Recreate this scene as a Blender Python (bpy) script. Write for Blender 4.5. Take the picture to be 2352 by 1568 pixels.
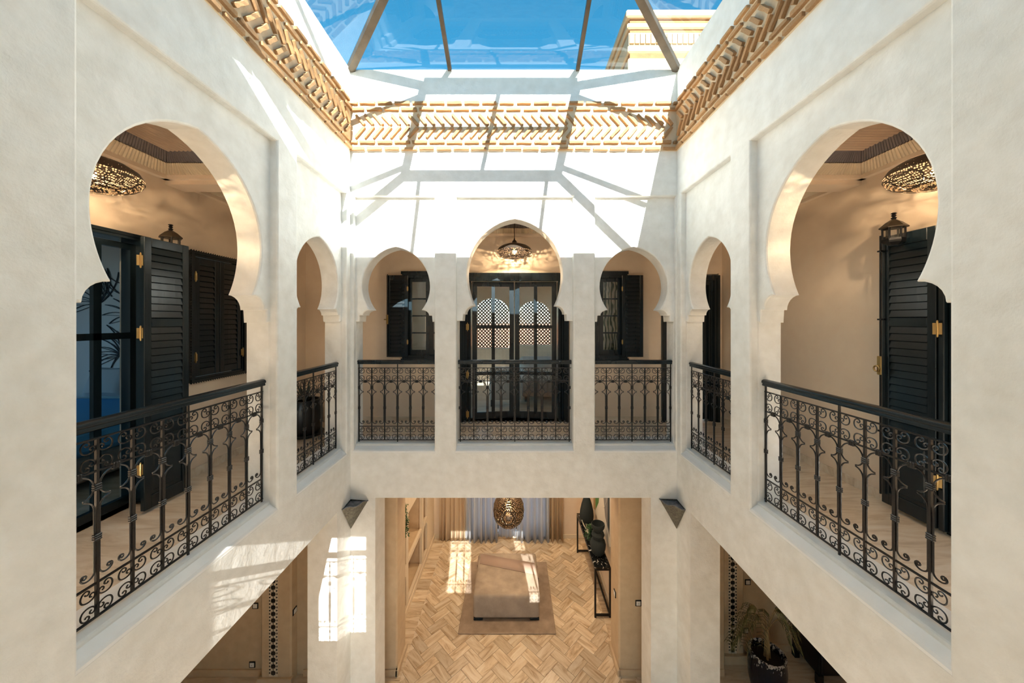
import bpy, bmesh, math, random
from mathutils import Vector, Matrix
from mathutils.geometry import tessellate_polygon

random.seed(7)
PI = math.pi
ZO = 4.9            # the design below is measured from eye level; eye level is 4.9 m above the ground floor
scene = bpy.context.scene
COL = scene.collection
for o in list(bpy.data.objects):
    bpy.data.objects.remove(o)

# ------------------------------------------------------------------ camera
F = 792.0
cam_d = bpy.data.cameras.new('camera')
cam = bpy.data.objects.new('camera', cam_d); COL.objects.link(cam)
cam_d.sensor_width = 36.0
cam_d.lens = 36.0 * F / 2352.0
cam_d.shift_x = -4.0 / 2352.0
cam_d.shift_y = -49.0 / 2352.0
cam_d.clip_start = 0.02
cam.location = (0, 0, ZO)
cam.rotation_euler = (PI / 2, 0, 0)
scene.camera = cam

# ------------------------------------------------------------------ sky, sun, exposure
SUN_TRAVEL = Vector((-0.128, 1.0, -0.592)).normalized()
world = bpy.data.worlds.new('sky'); scene.world = world
world.use_nodes = True
wn = world.node_tree.nodes; wl = world.node_tree.links
wn.clear()
w_out = wn.new('ShaderNodeOutputWorld'); w_bg = wn.new('ShaderNodeBackground')
w_sky = wn.new('ShaderNodeTexSky'); w_sky.sky_type = 'NISHITA'
w_sky.sun_disc = False
w_sky.sun_elevation = math.radians(30.4)
w_sky.sun_rotation = PI - 0.127
w_sky.air_density = 1.0; w_sky.dust_density = 0.2; w_sky.ozone_density = 4.0
w_bg.inputs['Strength'].default_value = 0.078
w_hs = wn.new('ShaderNodeHueSaturation'); w_hs.inputs['Saturation'].default_value = 1.25; w_hs.inputs['Hue'].default_value = 0.472
wl.new(w_sky.outputs[0], w_hs.inputs['Color']); wl.new(w_hs.outputs[0], w_bg.inputs[0]); wl.new(w_bg.outputs[0], w_out.inputs[0])

sun_d = bpy.data.lights.new('sun', 'SUN')
sun_d.energy = 7.0
sun_d.color = (1.0, 0.97, 0.92)
sun_d.angle = math.radians(0.2)
sun = bpy.data.objects.new('sun', sun_d); COL.objects.link(sun)
sun.rotation_euler = SUN_TRAVEL.to_track_quat('-Z', 'Y').to_euler()
sun.location = (1, -8, 12)

scene.view_settings.view_transform = 'Standard'
scene.view_settings.look = 'None'
scene.view_settings.gamma = 1.0
scene.view_settings.use_curve_mapping = False
scene.view_settings.exposure = 2.74

# ------------------------------------------------------------------ helpers
WM = {}

def _link(o, M, parent):
    COL.objects.link(o)
    if parent is None:
        o.matrix_basis = Matrix.Translation((0, 0, ZO)) @ M
    else:
        o.parent = parent
        o.matrix_basis = WM[parent.name].inverted() @ M
    WM[o.name] = M.copy()
    return o

def T(x, y, z): return Matrix.Translation((x, y, z))
def RZ(a): return Matrix.Rotation(a, 4, 'Z')
def RX(a): return Matrix.Rotation(a, 4, 'X')
def RY(a): return Matrix.Rotation(a, 4, 'Y')
def SC(x, y, z): return Matrix.Diagonal((x, y, z, 1))
I4 = Matrix.Identity(4)

def tag(o, label=None, cat=None, group=None, kind=None):
    if label: o['label'] = label
    if cat: o['category'] = cat
    if group: o['group'] = group
    if kind: o['kind'] = kind
    return o

def empty(name, loc, parent=None):
    o = bpy.data.objects.new(name, None)
    o.empty_display_size = 0.05
    return _link(o, T(*loc), parent)

def place(name, me, M, parent=None):
    o = bpy.data.objects.new(name, me)
    return _link(o, M, parent)

class MB:
    def __init__(self): self.v = []; self.f = []
    def add(self, vs, fs):
        n = len(self.v)
        self.v += [tuple(p) for p in vs]
        self.f += [tuple(i + n for i in f) for f in fs]
        return self
    def box(self, x0, x1, y0, y1, z0, z1):
        return self.add([(x0,y0,z0),(x1,y0,z0),(x1,y1,z0),(x0,y1,z0),(x0,y0,z1),(x1,y0,z1),(x1,y1,z1),(x0,y1,z1)],
                 [(0,3,2,1),(4,5,6,7),(0,1,5,4),(1,2,6,5),(2,3,7,6),(3,0,4,7)])
    def cbox(self, x0, x1, y0, y1, z0, z1, c=0.005):
        """box with all twelve edges chamfered"""
        vs = []
        xs = (x0, x0 + c, x1 - c, x1); ys = (y0, y0 + c, y1 - c, y1); zs = (z0, z0 + c, z1 - c, z1)
        bm = bmesh.new()
        r = bmesh.ops.create_cube(bm, size=1.0)
        for v in bm.verts:
            v.co = Vector((x0 if v.co.x < 0 else x1, y0 if v.co.y < 0 else y1, z0 if v.co.z < 0 else z1))
        c = min(c, (x1-x0)*.45, (y1-y0)*.45, (z1-z0)*.45)
        bmesh.ops.bevel(bm, geom=list(bm.edges), offset=c, segments=1, affect='EDGES')
        bm.verts.index_update()
        self.add([v.co[:] for v in bm.verts], [[v.index for v in f.verts] for f in bm.faces])
        bm.free()
        return self
    def beam(self, p0, p1, w, h, up=(0, 0, 1)):
        p0 = Vector(p0); p1 = Vector(p1)
        d = (p1 - p0).normalized(); s = d.cross(Vector(up)).normalized(); u = s.cross(d).normalized()
        vs = []
        for p in (p0, p1):
            for a, b in ((-1,-1),(1,-1),(1,1),(-1,1)):
                vs.append(p + s * (w/2*a) + u * (h/2*b))
        return self.add(vs, [(0,1,2,3),(7,6,5,4),(0,4,5,1),(1,5,6,2),(2,6,7,3),(3,7,4,0)])
    def tube(self, pts, r, n=6, taper=None):
        pts = [Vector(p) for p in pts]
        m = len(pts)
        t0 = (pts[1] - pts[0]).normalized()
        ref = Vector((0, 0, 1)) if abs(t0.z) < 0.9 else Vector((1, 0, 0))
        nrm = t0.cross(ref).normalized()
        vs = []
        for i, p in enumerate(pts):
            t = (pts[min(i+1, m-1)] - pts[max(i-1, 0)]).normalized()
            nrm = (nrm - t * nrm.dot(t)).normalized()
            b = t.cross(nrm)
            rr = r if taper is None else r * taper(i / (m - 1))
            for k in range(n):
                a = 2 * PI * (k + .5) / n
                vs.append(p + nrm * (math.cos(a) * rr) + b * (math.sin(a) * rr))
        fs = []
        for i in range(m - 1):
            for k in range(n):
                fs.append((i*n+k, i*n+(k+1) % n, (i+1)*n+(k+1) % n, (i+1)*n+k))
        fs.append(tuple(range(n-1, -1, -1))); fs.append(tuple((m-1)*n + k for k in range(n)))
        return self.add(vs, fs)
    def lathe(self, prof, n=24, c=(0, 0, 0), cap=True):
        vs = []; fs = []
        for r, z in prof:
            for k in range(n):
                a = 2 * PI * k / n
                vs.append((c[0] + r*math.cos(a), c[1] + r*math.sin(a), c[2] + z))
        m = len(prof)
        for i in range(m - 1):
            for k in range(n):
                fs.append((i*n+k, i*n+(k+1) % n, (i+1)*n+(k+1) % n, (i+1)*n+k))
        if cap:
            fs.append(tuple(range(n-1, -1, -1))); fs.append(tuple((m-1)*n+k for k in range(n)))
        return self.add(vs, fs)
    def prism(self, outer, holes, w0, w1, P, ch=0.0, open_bottom=False):
        """2-D outline with holes, extruded from w0 to w1 through P(u, w, z); hole edges at w0 rounded by ch"""
        def offs(poly, c):
            n = len(poly); area = sum(poly[i][0]*poly[(i+1) % n][1] - poly[(i+1) % n][0]*poly[i][1] for i in range(n))
            sg = 1 if area > 0 else -1
            out = []
            for i in range(n):
                a = Vector(poly[i-1]); b = Vector(poly[i]); d = Vector(poly[(i+1) % n])
                e1 = (b - a).normalized(); e2 = (d - b).normalized()
                n1 = Vector((e1.y, -e1.x)) * sg; n2 = Vector((e2.y, -e2.x)) * sg
                nn = (n1 + n2)
                if nn.length < 1e-6: nn = n1
                nn.normalize()
                k = min(1.0 / max(0.3, nn.dot(n1)), 1.6)
                out.append(tuple(b + nn * c * k))
            return out
        def cap(polys, w, flip):
            flat = [p for q in polys for p in q]
            tris = tessellate_polygon([[Vector((p[0], p[1], 0)) for p in q] for q in polys])
            self.add([P(p[0], w, p[1]) for p in flat], [tuple(reversed(t)) if flip else tuple(t) for t in tris])
        cap([outer] + [offs(h, ch) if ch else h for h in holes], w0, False)
        cap([outer] + list(holes), w1, True)
        rings = [(outer, [(0, w0), (0, w1)])]
        for h in holes:
            if ch:
                rings.append((h, [(ch, w0), (ch*.35, w0 + ch*.3), (0, w0 + ch), (0, w1)]))
            else:
                rings.append((h, [(0, w0), (0, w1)]))
        for poly, steps in rings:
            n = len(poly); vs = []; fs = []
            for c, w in steps:
                q = offs(poly, c) if c else poly
                vs += [P(p[0], w, p[1]) for p in q]
            for i in range(len(steps) - 1):
                for k in range(n):
                    fs.append((i*n+k, i*n+(k+1) % n, (i+1)*n+(k+1) % n, (i+1)*n+k))
            self.add(vs, fs)
        return self
    def mesh(self, name, mat, smooth=False, weld=True):
        me = bpy.data.meshes.new(name)
        bm = bmesh.new()
        vv = [bm.verts.new(p) for p in self.v]
        for f in self.f:
            try: bm.faces.new([vv[i] for i in f])
            except ValueError: pass
        if weld: bmesh.ops.remove_doubles(bm, verts=bm.verts, dist=1e-5)
        bmesh.ops.recalc_face_normals(bm, faces=bm.faces)
        bm.to_mesh(me); bm.free()
        me.materials.append(MAT[mat] if isinstance(mat, str) else mat)
        if smooth:
            for p in me.polygons: p.use_smooth = True
            try: me.set_sharp_from_angle(angle=math.radians(38))
            except Exception: pass
        return me
    def build(self, name, mat, parent=None, M=None, smooth=False):
        """vertices are in design coordinates unless M is given (then local to M)"""
        if M is None:
            # put the origin at the middle of the piece
            lo = [min(p[i] for p in self.v) for i in range(3)]; hi = [max(p[i] for p in self.v) for i in range(3)]
            c = Vector(((lo[0]+hi[0])/2, (lo[1]+hi[1])/2, lo[2]))
            self.v = [(p[0]-c.x, p[1]-c.y, p[2]-c.z) for p in self.v]
            M = Matrix.Translation(c)
        return place(name, self.mesh(name, mat, smooth), M, parent)

# ------------------------------------------------------------------ materials
MAT = {}

def new_mat(name):
    m = bpy.data.materials.new(name); m.use_nodes = True
    MAT[name] = m
    nt = m.node_tree
    return m, nt.nodes, nt.links, nt.nodes['Principled BSDF']

def coords(N, L, scale=(1, 1, 1), src='Object'):
    tc = N.new('ShaderNodeTexCoord'); mp = N.new('ShaderNodeMapping')
    mp.inputs['Scale'].default_value = scale
    L.new(tc.outputs[src], mp.inputs[0])
    return mp.outputs[0]

def mat(name, col, rough=0.6, metal=0.0, var=0.0, vscale=3.0, bump=0.0, bscale=40.0, col2=None, rand=0.0, stretch=(1, 1, 1), spec=None, detail=5.0):
    m, N, L, B = new_mat(name)
    B.inputs['Roughness'].default_value = rough
    B.inputs['Metallic'].default_value = metal
    if spec is not None: B.inputs['Specular IOR Level'].default_value = spec
    c = (*col, 1)
    B.inputs['Base Color'].default_value = c
    out = None
    if var > 0 or col2 is not None:
        nz = N.new('ShaderNodeTexNoise'); nz.inputs['Scale'].default_value = vscale
        nz.inputs['Detail'].default_value = detail; nz.inputs['Roughness'].default_value = .6
        L.new(coords(N, L, stretch), nz.inputs['Vector'])
        rp = N.new('ShaderNodeValToRGB')
        if col2 is None:
            lo = tuple(x * (1 - var) for x in col); hi = tuple(min(1, x * (1 + var)) for x in col)
        else:
            lo = col; hi = col2
        rp.color_ramp.elements[0].position = .32; rp.color_ramp.elements[1].position = .68
        rp.color_ramp.elements[0].color = (*lo, 1); rp.color_ramp.elements[1].color = (*hi, 1)
        L.new(nz.outputs['Fac'], rp.inputs[0]); out = rp.outputs[0]
    if rand > 0:
        oi = N.new('ShaderNodeObjectInfo'); mr = N.new('ShaderNodeMapRange')
        mr.inputs['To Min'].default_value = 1 - rand; mr.inputs['To Max'].default_value = 1 + rand
        L.new(oi.outputs['Random'], mr.inputs['Value'])
        hs = N.new('ShaderNodeHueSaturation'); L.new(mr.outputs[0], hs.inputs['Value'])
        if out: L.new(out, hs.inputs['Color'])
        else: hs.inputs['Color'].default_value = c
        out = hs.outputs[0]
    if out: L.new(out, B.inputs['Base Color'])
    if bump > 0:
        n2 = N.new('ShaderNodeTexNoise'); n2.inputs['Scale'].default_value = bscale; n2.inputs['Detail'].default_value = 6
        L.new(coords(N, L, stretch), n2.inputs['Vector'])
        bp = N.new('ShaderNodeBump'); bp.inputs['Strength'].default_value = bump; bp.inputs['Distance'].default_value = .02
        L.new(n2.outputs['Fac'], bp.inputs['Height']); L.new(bp.outputs[0], B.inputs['Normal'])
    return m

def plaster(name, c_lo, c_hi, rough=.62, bump=.25):
    m, N, L, B = new_mat(name)
    B.inputs['Roughness'].default_value = rough
    co = coords(N, L)
    a = N.new('ShaderNodeTexNoise'); a.inputs['Scale'].default_value = 1.6; a.inputs['Detail'].default_value = 8; a.inputs['Roughness'].default_value = .62
    a.inputs['Distortion'].default_value = .6
    b = N.new('ShaderNodeTexNoise'); b.inputs['Scale'].default_value = 9; b.inputs['Detail'].default_value = 6
    L.new(co, a.inputs['Vector']); L.new(co, b.inputs['Vector'])
    mx = N.new('ShaderNodeMath'); mx.operation = 'MULTIPLY_ADD'; mx.inputs[1].default_value = .45
    L.new(b.outputs['Fac'], mx.inputs[0])
    hf = N.new('ShaderNodeMath'); hf.operation = 'MULTIPLY'; hf.inputs[1].default_value = .55
    L.new(a.outputs['Fac'], hf.inputs[0]); L.new(hf.outputs[0], mx.inputs[2])
    rp = N.new('ShaderNodeValToRGB'); rp.color_ramp.elements[0].position = .36; rp.color_ramp.elements[1].position = .62
    rp.color_ramp.elements[0].color = (*c_lo, 1); rp.color_ramp.elements[1].color = (*c_hi, 1)
    L.new(mx.outputs[0], rp.inputs[0]); L.new(rp.outputs[0], B.inputs['Base Color'])
    n2 = N.new('ShaderNodeTexNoise'); n2.inputs['Scale'].default_value = 7; n2.inputs['Detail'].default_value = 9; n2.inputs['Roughness'].default_value = .6
    L.new(co, n2.inputs['Vector'])
    bp = N.new('ShaderNodeBump'); bp.inputs['Strength'].default_value = bump; bp.inputs['Distance'].default_value = .03
    L.new(n2.outputs['Fac'], bp.inputs['Height']); L.new(bp.outputs[0], B.inputs['Normal'])
    return m

plaster('plaster', (.765, .745, .69), (.89, .88, .84), bump=.4)
plaster('sill_white', (.86, .845, .81), (.90, .89, .87), bump=.15)
plaster('plaster_tan', (.80, .64, .485), (.84, .69, .53), bump=.08)
plaster('plaster_ochre', (.58, .42, .26), (.68, .52, .34), rough=.45, bump=.1)
plaster('mortar', (.66, .50, .31), (.76, .61, .42), bump=.5)
plaster('cream_paint', (.76, .62, .45), (.80, .67, .5), bump=.05)
mat('brick', (.50, .25, .10), .85, var=.3, vscale=14, bump=.6, bscale=60, col2=(.70, .42, .20), rand=.25)
mat('black_wood', (.007, .014, .019), .26, var=.25, vscale=6, bump=.05, bscale=30, stretch=(1, 1, .15))
mat('iron', (.05, .048, .047), .33, metal=.75, bump=.12, bscale=90)
mat('black_metal', (.006, .006, .007), .4, metal=.3)
mat('brass', (.50, .34, .14), .3, metal=1.0, bump=.1, bscale=60)
mat('bronze', (.06, .045, .03), .4, metal=.6)
mat('sconce_metal', (.14, .13, .10), .45, metal=.7, var=.5, vscale=45, bump=.5, bscale=70)
mat('sconce_lid', (.16, .16, .17), .5, metal=.5, var=.4, vscale=20, bump=.6, bscale=30)
mat('skylight_frame', (.10, .075, .05), .45, metal=.4, var=.3, vscale=5)
mat('velvet', (.40, .32, .25), .85, var=.18, vscale=5, bump=.15, bscale=20)
mat('throw', (.42, .30, .24), .95, bump=.3, bscale=120)
mat('rug', (.40, .30, .22), .95, var=.18, vscale=6, bump=.4, bscale=150)
mat('vase', (.014, .022, .024), .75, bump=.15, bscale=60)
mat('leaf', (.035, .10, .03), .45, var=.5, vscale=30)
mat('palm_leaf', (.16, .15, .055), .55, var=.5, vscale=12)
mat('palm_stem', (.36, .25, .12), .7, var=.3, vscale=20)
mat('agave', (.03, .05, .04), .5)
mat('soil', (.02, .015, .01), .95)
mat('pot_black', (.012, .014, .016), .3, bump=.1, bscale=12)
mat('white_plastic', (.80, .78, .74), .4)
mat('coral_white', (.75, .68, .55), .8)
mat('bed_blue', (.10, .34, .60), .9, bump=.2, bscale=8)
mat('bed_white', (.74, .72, .70), .9, bump=.25, bscale=6)
mat('bed_base', (.33, .25, .21), .9)
mat('pillow_grey', (.42, .40, .40), .9, bump=.2, bscale=8)
mat('pillow_teal', (.16, .36, .42), .9, bump=.2, bscale=8)
mat('terracotta', (.36, .16, .08), .8, var=.15, vscale=2)
mat('tower_cream', (.44, .32, .19), .8, var=.08, vscale=3, bump=.3, bscale=8)
mat('tower_band', (.26, .10, .035), .85, var=.15, vscale=5, bump=.4, bscale=14)
mat('tile_cream', (.72, .62, .48), .4)
mat('tile_black', (.01, .01, .012), .25)
mat('reed_tan', (.66, .54, .38), .6, var=.1, vscale=4)
mat('reed_pink', (.48, .35, .25), .6, var=.1, vscale=4)
mat('reed_dark', (.15, .125, .125), .55)
mat('mural_ink', (.02, .03, .04), .8)
mat('room_grey', (.60, .60, .58), .8, bump=.05)
mat('art_green', (.10, .24, .07), .7, var=.15, vscale=8)
mat('art_white', (.75, .68, .58), .7)
mat('art_grey', (.22, .20, .19), .7)
mat('art_ochre', (.55, .34, .16), .7)
mat('art_dark', (.03, .04, .045), .7)
mat('lattice_wood', (.05, .045, .04), .5)
mat('drape', (.72, .55, .37), .85, bump=.1, bscale=80)
mat('roof_screed', (.66, .52, .40), .9, var=.1)

def mat_travertine(name, c1, c2, c3, rand):
    m, N, L, B = new_mat(name)
    B.inputs['Roughness'].default_value = .28
    oi = N.new('ShaderNodeObjectInfo')
    tc = N.new('ShaderNodeTexCoord')
    ad = N.new('ShaderNodeVectorMath'); ad.operation = 'ADD'
    cm = N.new('ShaderNodeCombineXYZ')
    ml = N.new('ShaderNodeMath'); ml.operation = 'MULTIPLY'; ml.inputs[1].default_value = 40
    L.new(oi.outputs['Random'], ml.inputs[0]); L.new(ml.outputs[0], cm.inputs[2]); L.new(ml.outputs[0], cm.inputs[1])
    L.new(tc.outputs['Object'], ad.inputs[0]); L.new(cm.outputs[0], ad.inputs[1])
    mp = N.new('ShaderNodeMapping'); mp.inputs['Scale'].default_value = (1.5, 9, 4); L.new(ad.outputs[0], mp.inputs[0])
    nz = N.new('ShaderNodeTexNoise'); nz.inputs['Scale'].default_value = 1.6; nz.inputs['Detail'].default_value = 9
    nz.inputs['Roughness'].default_value = .65; nz.inputs['Distortion'].default_value = .9
    L.new(mp.outputs[0], nz.inputs['Vector'])
    rp = N.new('ShaderNodeValToRGB'); e = rp.color_ramp.elements
    e[0].position = .34; e[0].color = (*c1, 1); e[1].position = .66; e[1].color = (*c3, 1)
    k = e.new(.5); k.color = (*c2, 1)
    L.new(nz.outputs['Fac'], rp.inputs[0])
    hs = N.new('ShaderNodeHueSaturation'); mr = N.new('ShaderNodeMapRange')
    mr.inputs['To Min'].default_value = 1 - rand; mr.inputs['To Max'].default_value = 1 + rand * .7
    L.new(oi.outputs['Random'], mr.inputs['Value']); L.new(mr.outputs[0], hs.inputs['Value']); L.new(rp.outputs[0], hs.inputs['Color'])
    L.new(hs.outputs[0], B.inputs['Base Color'])
    bp = N.new('ShaderNodeBump'); bp.inputs['Strength'].default_value = .12; bp.inputs['Distance'].default_value = .01
    L.new(nz.outputs['Fac'], bp.inputs['Height']); L.new(bp.outputs[0], B.inputs['Normal'])
mat_travertine('travertine_tile', (.44, .29, .16), (.70, .55, .38), (.82, .70, .55), .2)
mat_travertine('travertine_slab', (.60, .46, .32), (.76, .63, .48), (.84, .74, .61), .0)

def mat_glass(name, tint=(1, 1, 1), ior=1.5, rough=0.0, boost=1.0):
    m, N, L, B = new_mat(name)
    out = [n for n in N if n.type == 'OUTPUT_MATERIAL'][0]
    N.remove(B)
    tr = N.new('ShaderNodeBsdfTransparent'); tr.inputs[0].default_value = (*tint, 1)
    gl = N.new('ShaderNodeBsdfGlossy'); gl.inputs['Roughness'].default_value = rough
    # Schlick reflectance, the same from both faces of the thin pane
    ge = N.new('ShaderNodeNewGeometry'); dt = N.new('ShaderNodeVectorMath'); dt.operation = 'DOT_PRODUCT'
    L.new(ge.outputs['Normal'], dt.inputs[0]); L.new(ge.outputs['Incoming'], dt.inputs[1])
    ab = N.new('ShaderNodeMath'); ab.operation = 'ABSOLUTE'; L.new(dt.outputs['Value'], ab.inputs[0])
    om = N.new('ShaderNodeMath'); om.operation = 'SUBTRACT'; om.inputs[0].default_value = 1; L.new(ab.outputs[0], om.inputs[1])
    pw = N.new('ShaderNodeMath'); pw.operation = 'POWER'; pw.inputs[1].default_value = 5; L.new(om.outputs[0], pw.inputs[0])
    mu = N.new('ShaderNodeMath'); mu.operation = 'MULTIPLY_ADD'; mu.inputs[1].default_value = .92; mu.inputs[2].default_value = .045 * boost; mu.use_clamp = True
    mx = N.new('ShaderNodeMixShader')
    L.new(pw.outputs[0], mu.inputs[0]); L.new(mu.outputs[0], mx.inputs[0]); L.new(tr.outputs[0], mx.inputs[1]); L.new(gl.outputs[0], mx.inputs[2])
    L.new(mx.outputs[0], out.inputs['Surface'])
mat_glass('glass_sky', (.48, .525, .53), boost=1.2)
mat_glass('glass_tint', (.25, .255, .25), boost=1.2)  # dark tint added to dim the sun patches from the unseen front slots
mat_glass('glass_pane', (.88, .90, .91), boost=1.8)
mat_glass('glass_dark', (.62, .68, .74), boost=1.8)

def mat_emit(name, col, st):
    m, N, L, B = new_mat(name)
    B.inputs['Base Color'].default_value = (*col, 1)
    B.inputs['Emission Color'].default_value = (*col, 1); B.inputs['Emission Strength'].default_value = st
mat_emit('bulb', (1.0, .55, .16), 9.0)

def mat_pierced(name, col, scale, hole):
    m, N, L, B = new_mat(name)
    out = [n for n in N if n.type == 'OUTPUT_MATERIAL'][0]
    B.inputs['Base Color'].default_value = (*col, 1); B.inputs['Metallic'].default_value = .75; B.inputs['Roughness'].default_value = .42
    vo = N.new('ShaderNodeTexVoronoi'); vo.inputs['Scale'].default_value = scale; vo.inputs['Randomness'].default_value = .35
    L.new(coords(N, L), vo.inputs['Vector'])
    lt = N.new('ShaderNodeMath'); lt.operation = 'LESS_THAN'; lt.inputs[1].default_value = hole
    L.new(vo.outputs['Distance'], lt.inputs[0])
    tr = N.new('ShaderNodeBsdfTransparent'); mx = N.new('ShaderNodeMixShader')
    L.new(lt.outputs[0], mx.inputs[0]); L.new(B.outputs[0], mx.inputs[1]); L.new(tr.outputs[0], mx.inputs[2])
    L.new(mx.outputs[0], out.inputs['Surface'])
mat_pierced('pierced_metal', (.17, .115, .07), 85, .40)
mat_pierced('pierced_globe', (.09, .062, .04), 60, .27)
mat_pierced('pierced_dark', (.07, .055, .045), 85, .36)
mat_pierced('pierced_top', (.10, .075, .055), 95, .13)

def mat_cloth(name, col, trans):
    m, N, L, B = new_mat(name)
    out = [n for n in N if n.type == 'OUTPUT_MATERIAL'][0]
    B.inputs['Base Color'].default_value = (*col, 1); B.inputs['Roughness'].default_value = .9
    tl = N.new('ShaderNodeBsdfTranslucent'); tl.inputs[0].default_value = (*col, 1)
    mx = N.new('ShaderNodeMixShader'); mx.inputs[0].default_value = trans
    L.new(B.outputs[0], mx.inputs[1]); L.new(tl.outputs[0], mx.inputs[2]); L.new(mx.outputs[0], out.inputs['Surface'])
mat_cloth('sheer', (.80, .83, .88), .6)
mat_cloth('drape_cloth', (.74, .58, .40), .3)

def mat_leaf_curtain():
    m, N, L, B = new_mat('leaf_curtain')
    B.inputs['Roughness'].default_value = .9
    wv = N.new('ShaderNodeTexWave'); wv.inputs['Scale'].default_value = 5; wv.inputs['Distortion'].default_value = 7
    wv.inputs['Detail'].default_value = 2; wv.inputs['Detail Scale'].default_value = 1.6
    L.new(coords(N, L, (1.2, 1, .45)), wv.inputs['Vector'])
    rp = N.new('ShaderNodeValToRGB'); e = rp.color_ramp.elements
    e[0].position = .2; e[0].color = (.10, .12, .06, 1); e[1].position = .62; e[1].color = (.70, .62, .46, 1)
    k = e.new(.38); k.color = (.36, .36, .22, 1)
    L.new(wv.outputs['Fac'], rp.inputs[0]); L.new(rp.outputs[0], B.inputs['Base Color'])
mat_leaf_curtain()

def mat_marble():
    m, N, L, B = new_mat('black_marble')
    B.inputs['Roughness'].default_value = .08
    vo = N.new('ShaderNodeTexNoise'); vo.inputs['Scale'].default_value = 9; vo.inputs['Detail'].default_value = 8; vo.inputs['Distortion'].default_value = 2.5
    L.new(coords(N, L), vo.inputs['Vector'])
    rp = N.new('ShaderNodeValToRGB'); e = rp.color_ramp.elements
    e[0].position = .60; e[0].color = (.008, .009, .01, 1); e[1].position = .66; e[1].color = (.6, .58, .55, 1)
    L.new(vo.outputs['Fac'], rp.inputs[0]); L.new(rp.outputs[0], B.inputs['Base Color'])
mat_marble()

def mat_pot():
    m, N, L, B = new_mat('glazed_pot')
    B.inputs['Roughness'].default_value = .15
    tc = N.new('ShaderNodeTexCoord'); sp = N.new('ShaderNodeSeparateXYZ'); L.new(tc.outputs['Object'], sp.inputs[0])
    nz = N.new('ShaderNodeTexNoise'); nz.inputs['Scale'].default_value = 42; nz.inputs['Detail'].default_value = 5
    L.new(coords(N, L, (1, 1, .5)), nz.inputs['Vector'])
    mr = N.new('ShaderNodeMapRange'); mr.inputs['From Min'].default_value = .30; mr.inputs['From Max'].default_value = .52
    mr.inputs['To Min'].default_value = -.25; mr.inputs['To Max'].default_value = .14
    L.new(sp.outputs['Z'], mr.inputs['Value'])
    ad = N.new('ShaderNodeMath'); L.new(nz.outputs['Fac'], ad.inputs[0]); L.new(mr.outputs[0], ad.inputs[1])
    rp = N.new('ShaderNodeValToRGB'); e = rp.color_ramp.elements
    e[0].position = .56; e[0].color = (.008, .01, .02, 1); e[1].position = .64; e[1].color = (.55, .52, .48, 1)
    L.new(ad.outputs[0], rp.inputs[0]); L.new(rp.outputs[0], B.inputs['Base Color'])
mat_pot()

# ------------------------------------------------------------------ the courtyard shell
XW = 1.918      # courtyard half width
YB = 4.05       # back wall face
YF = 0.42       # front wall face (the opening the viewer stands in)
TW = 0.25       # wall thickness
RC = 0.06       # niche recess
Z_FLOOR = -4.9; Z_GAL = -1.5; Z_SOF = -2.086; Z_TOP = 2.94; Z_NT = 1.457; Z_SILL = -1.544

P_back = lambda u, w, z: (u, YB + w, z)
P_left = lambda u, w, z: (-XW - w, u, z)
P_right = lambda u, w, z: (XW + w, u, z)
P_front = lambda u, w, z: (u, YF - w, z)

def arch_poly(cu, half, a, zs, zap, cu_, cz, hb, hs, z1, zb, zsill=-1.47):
    right = [(half, zsill), (half, zb), (hb + .006, zb), (hb, z1 - .004), (hb - .004, z1), (hs, z1)]
    for k in range(1, 7):
        ph = PI/2 * (1 - k/6)
        right.append((cu_ + (hs - cu_) * math.sin(ph), z1 + (cz - z1) * math.cos(ph)))
    b = (zs - cz) / math.sqrt(max(1e-6, 1 - (cu_ / a) ** 2))
    th0 = math.asin(min(1, (zs - cz) / b))
    for k in range(1, 11):
        th = th0 * (1 - k/10)
        right.append((a * math.cos(th), zs - b * math.sin(th)))
    h = zap - zs
    R = (a + h*h/a) / 2; e = R - a
    phm = math.asin(min(1, h / R))
    for k in range(1, 15):
        ph = phm * k / 14
        right.append((-e + R * math.cos(ph), zs + R * math.sin(ph)))
    right[-1] = (0, zap)
    pts = [(cu + u, z) for u, z in right] + [(cu - u, z) for u, z in reversed(right[:-1])]
    return pts

BIG = dict(half=.64, a=.545, zs=.55, zap=1.196, cu_=.46, cz=.19, hb=.605, hs=.575, z1=.08, zb=-.02)
MID = dict(half=.688, a=.571, zs=.55, zap=1.204, cu_=.484, cz=.171, hb=.615, hs=.59, z1=.07, zb=-.01)
SML = dict(half=.475, a=.405, zs=.40, zap=.872, cu_=.305, cz=.12, hb=.43, hs=.395, z1=.055, zb=-.02)
SMS = dict(half=.45, a=.385, zs=.38, zap=.845, cu_=.295, cz=.12, hb=.41, hs=.375, z1=.055, zb=-.02)
NICHES = {
    'back': [(-1.407, SML), (.012, MID), (1.432, SML)],
    'left': [(2.16, BIG), (3.51, SMS)],
    'right': [(2.16, BIG), (3.51, SMS)],
    'front': [(-1.40, SML), (1.40, SML)],
}

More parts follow.
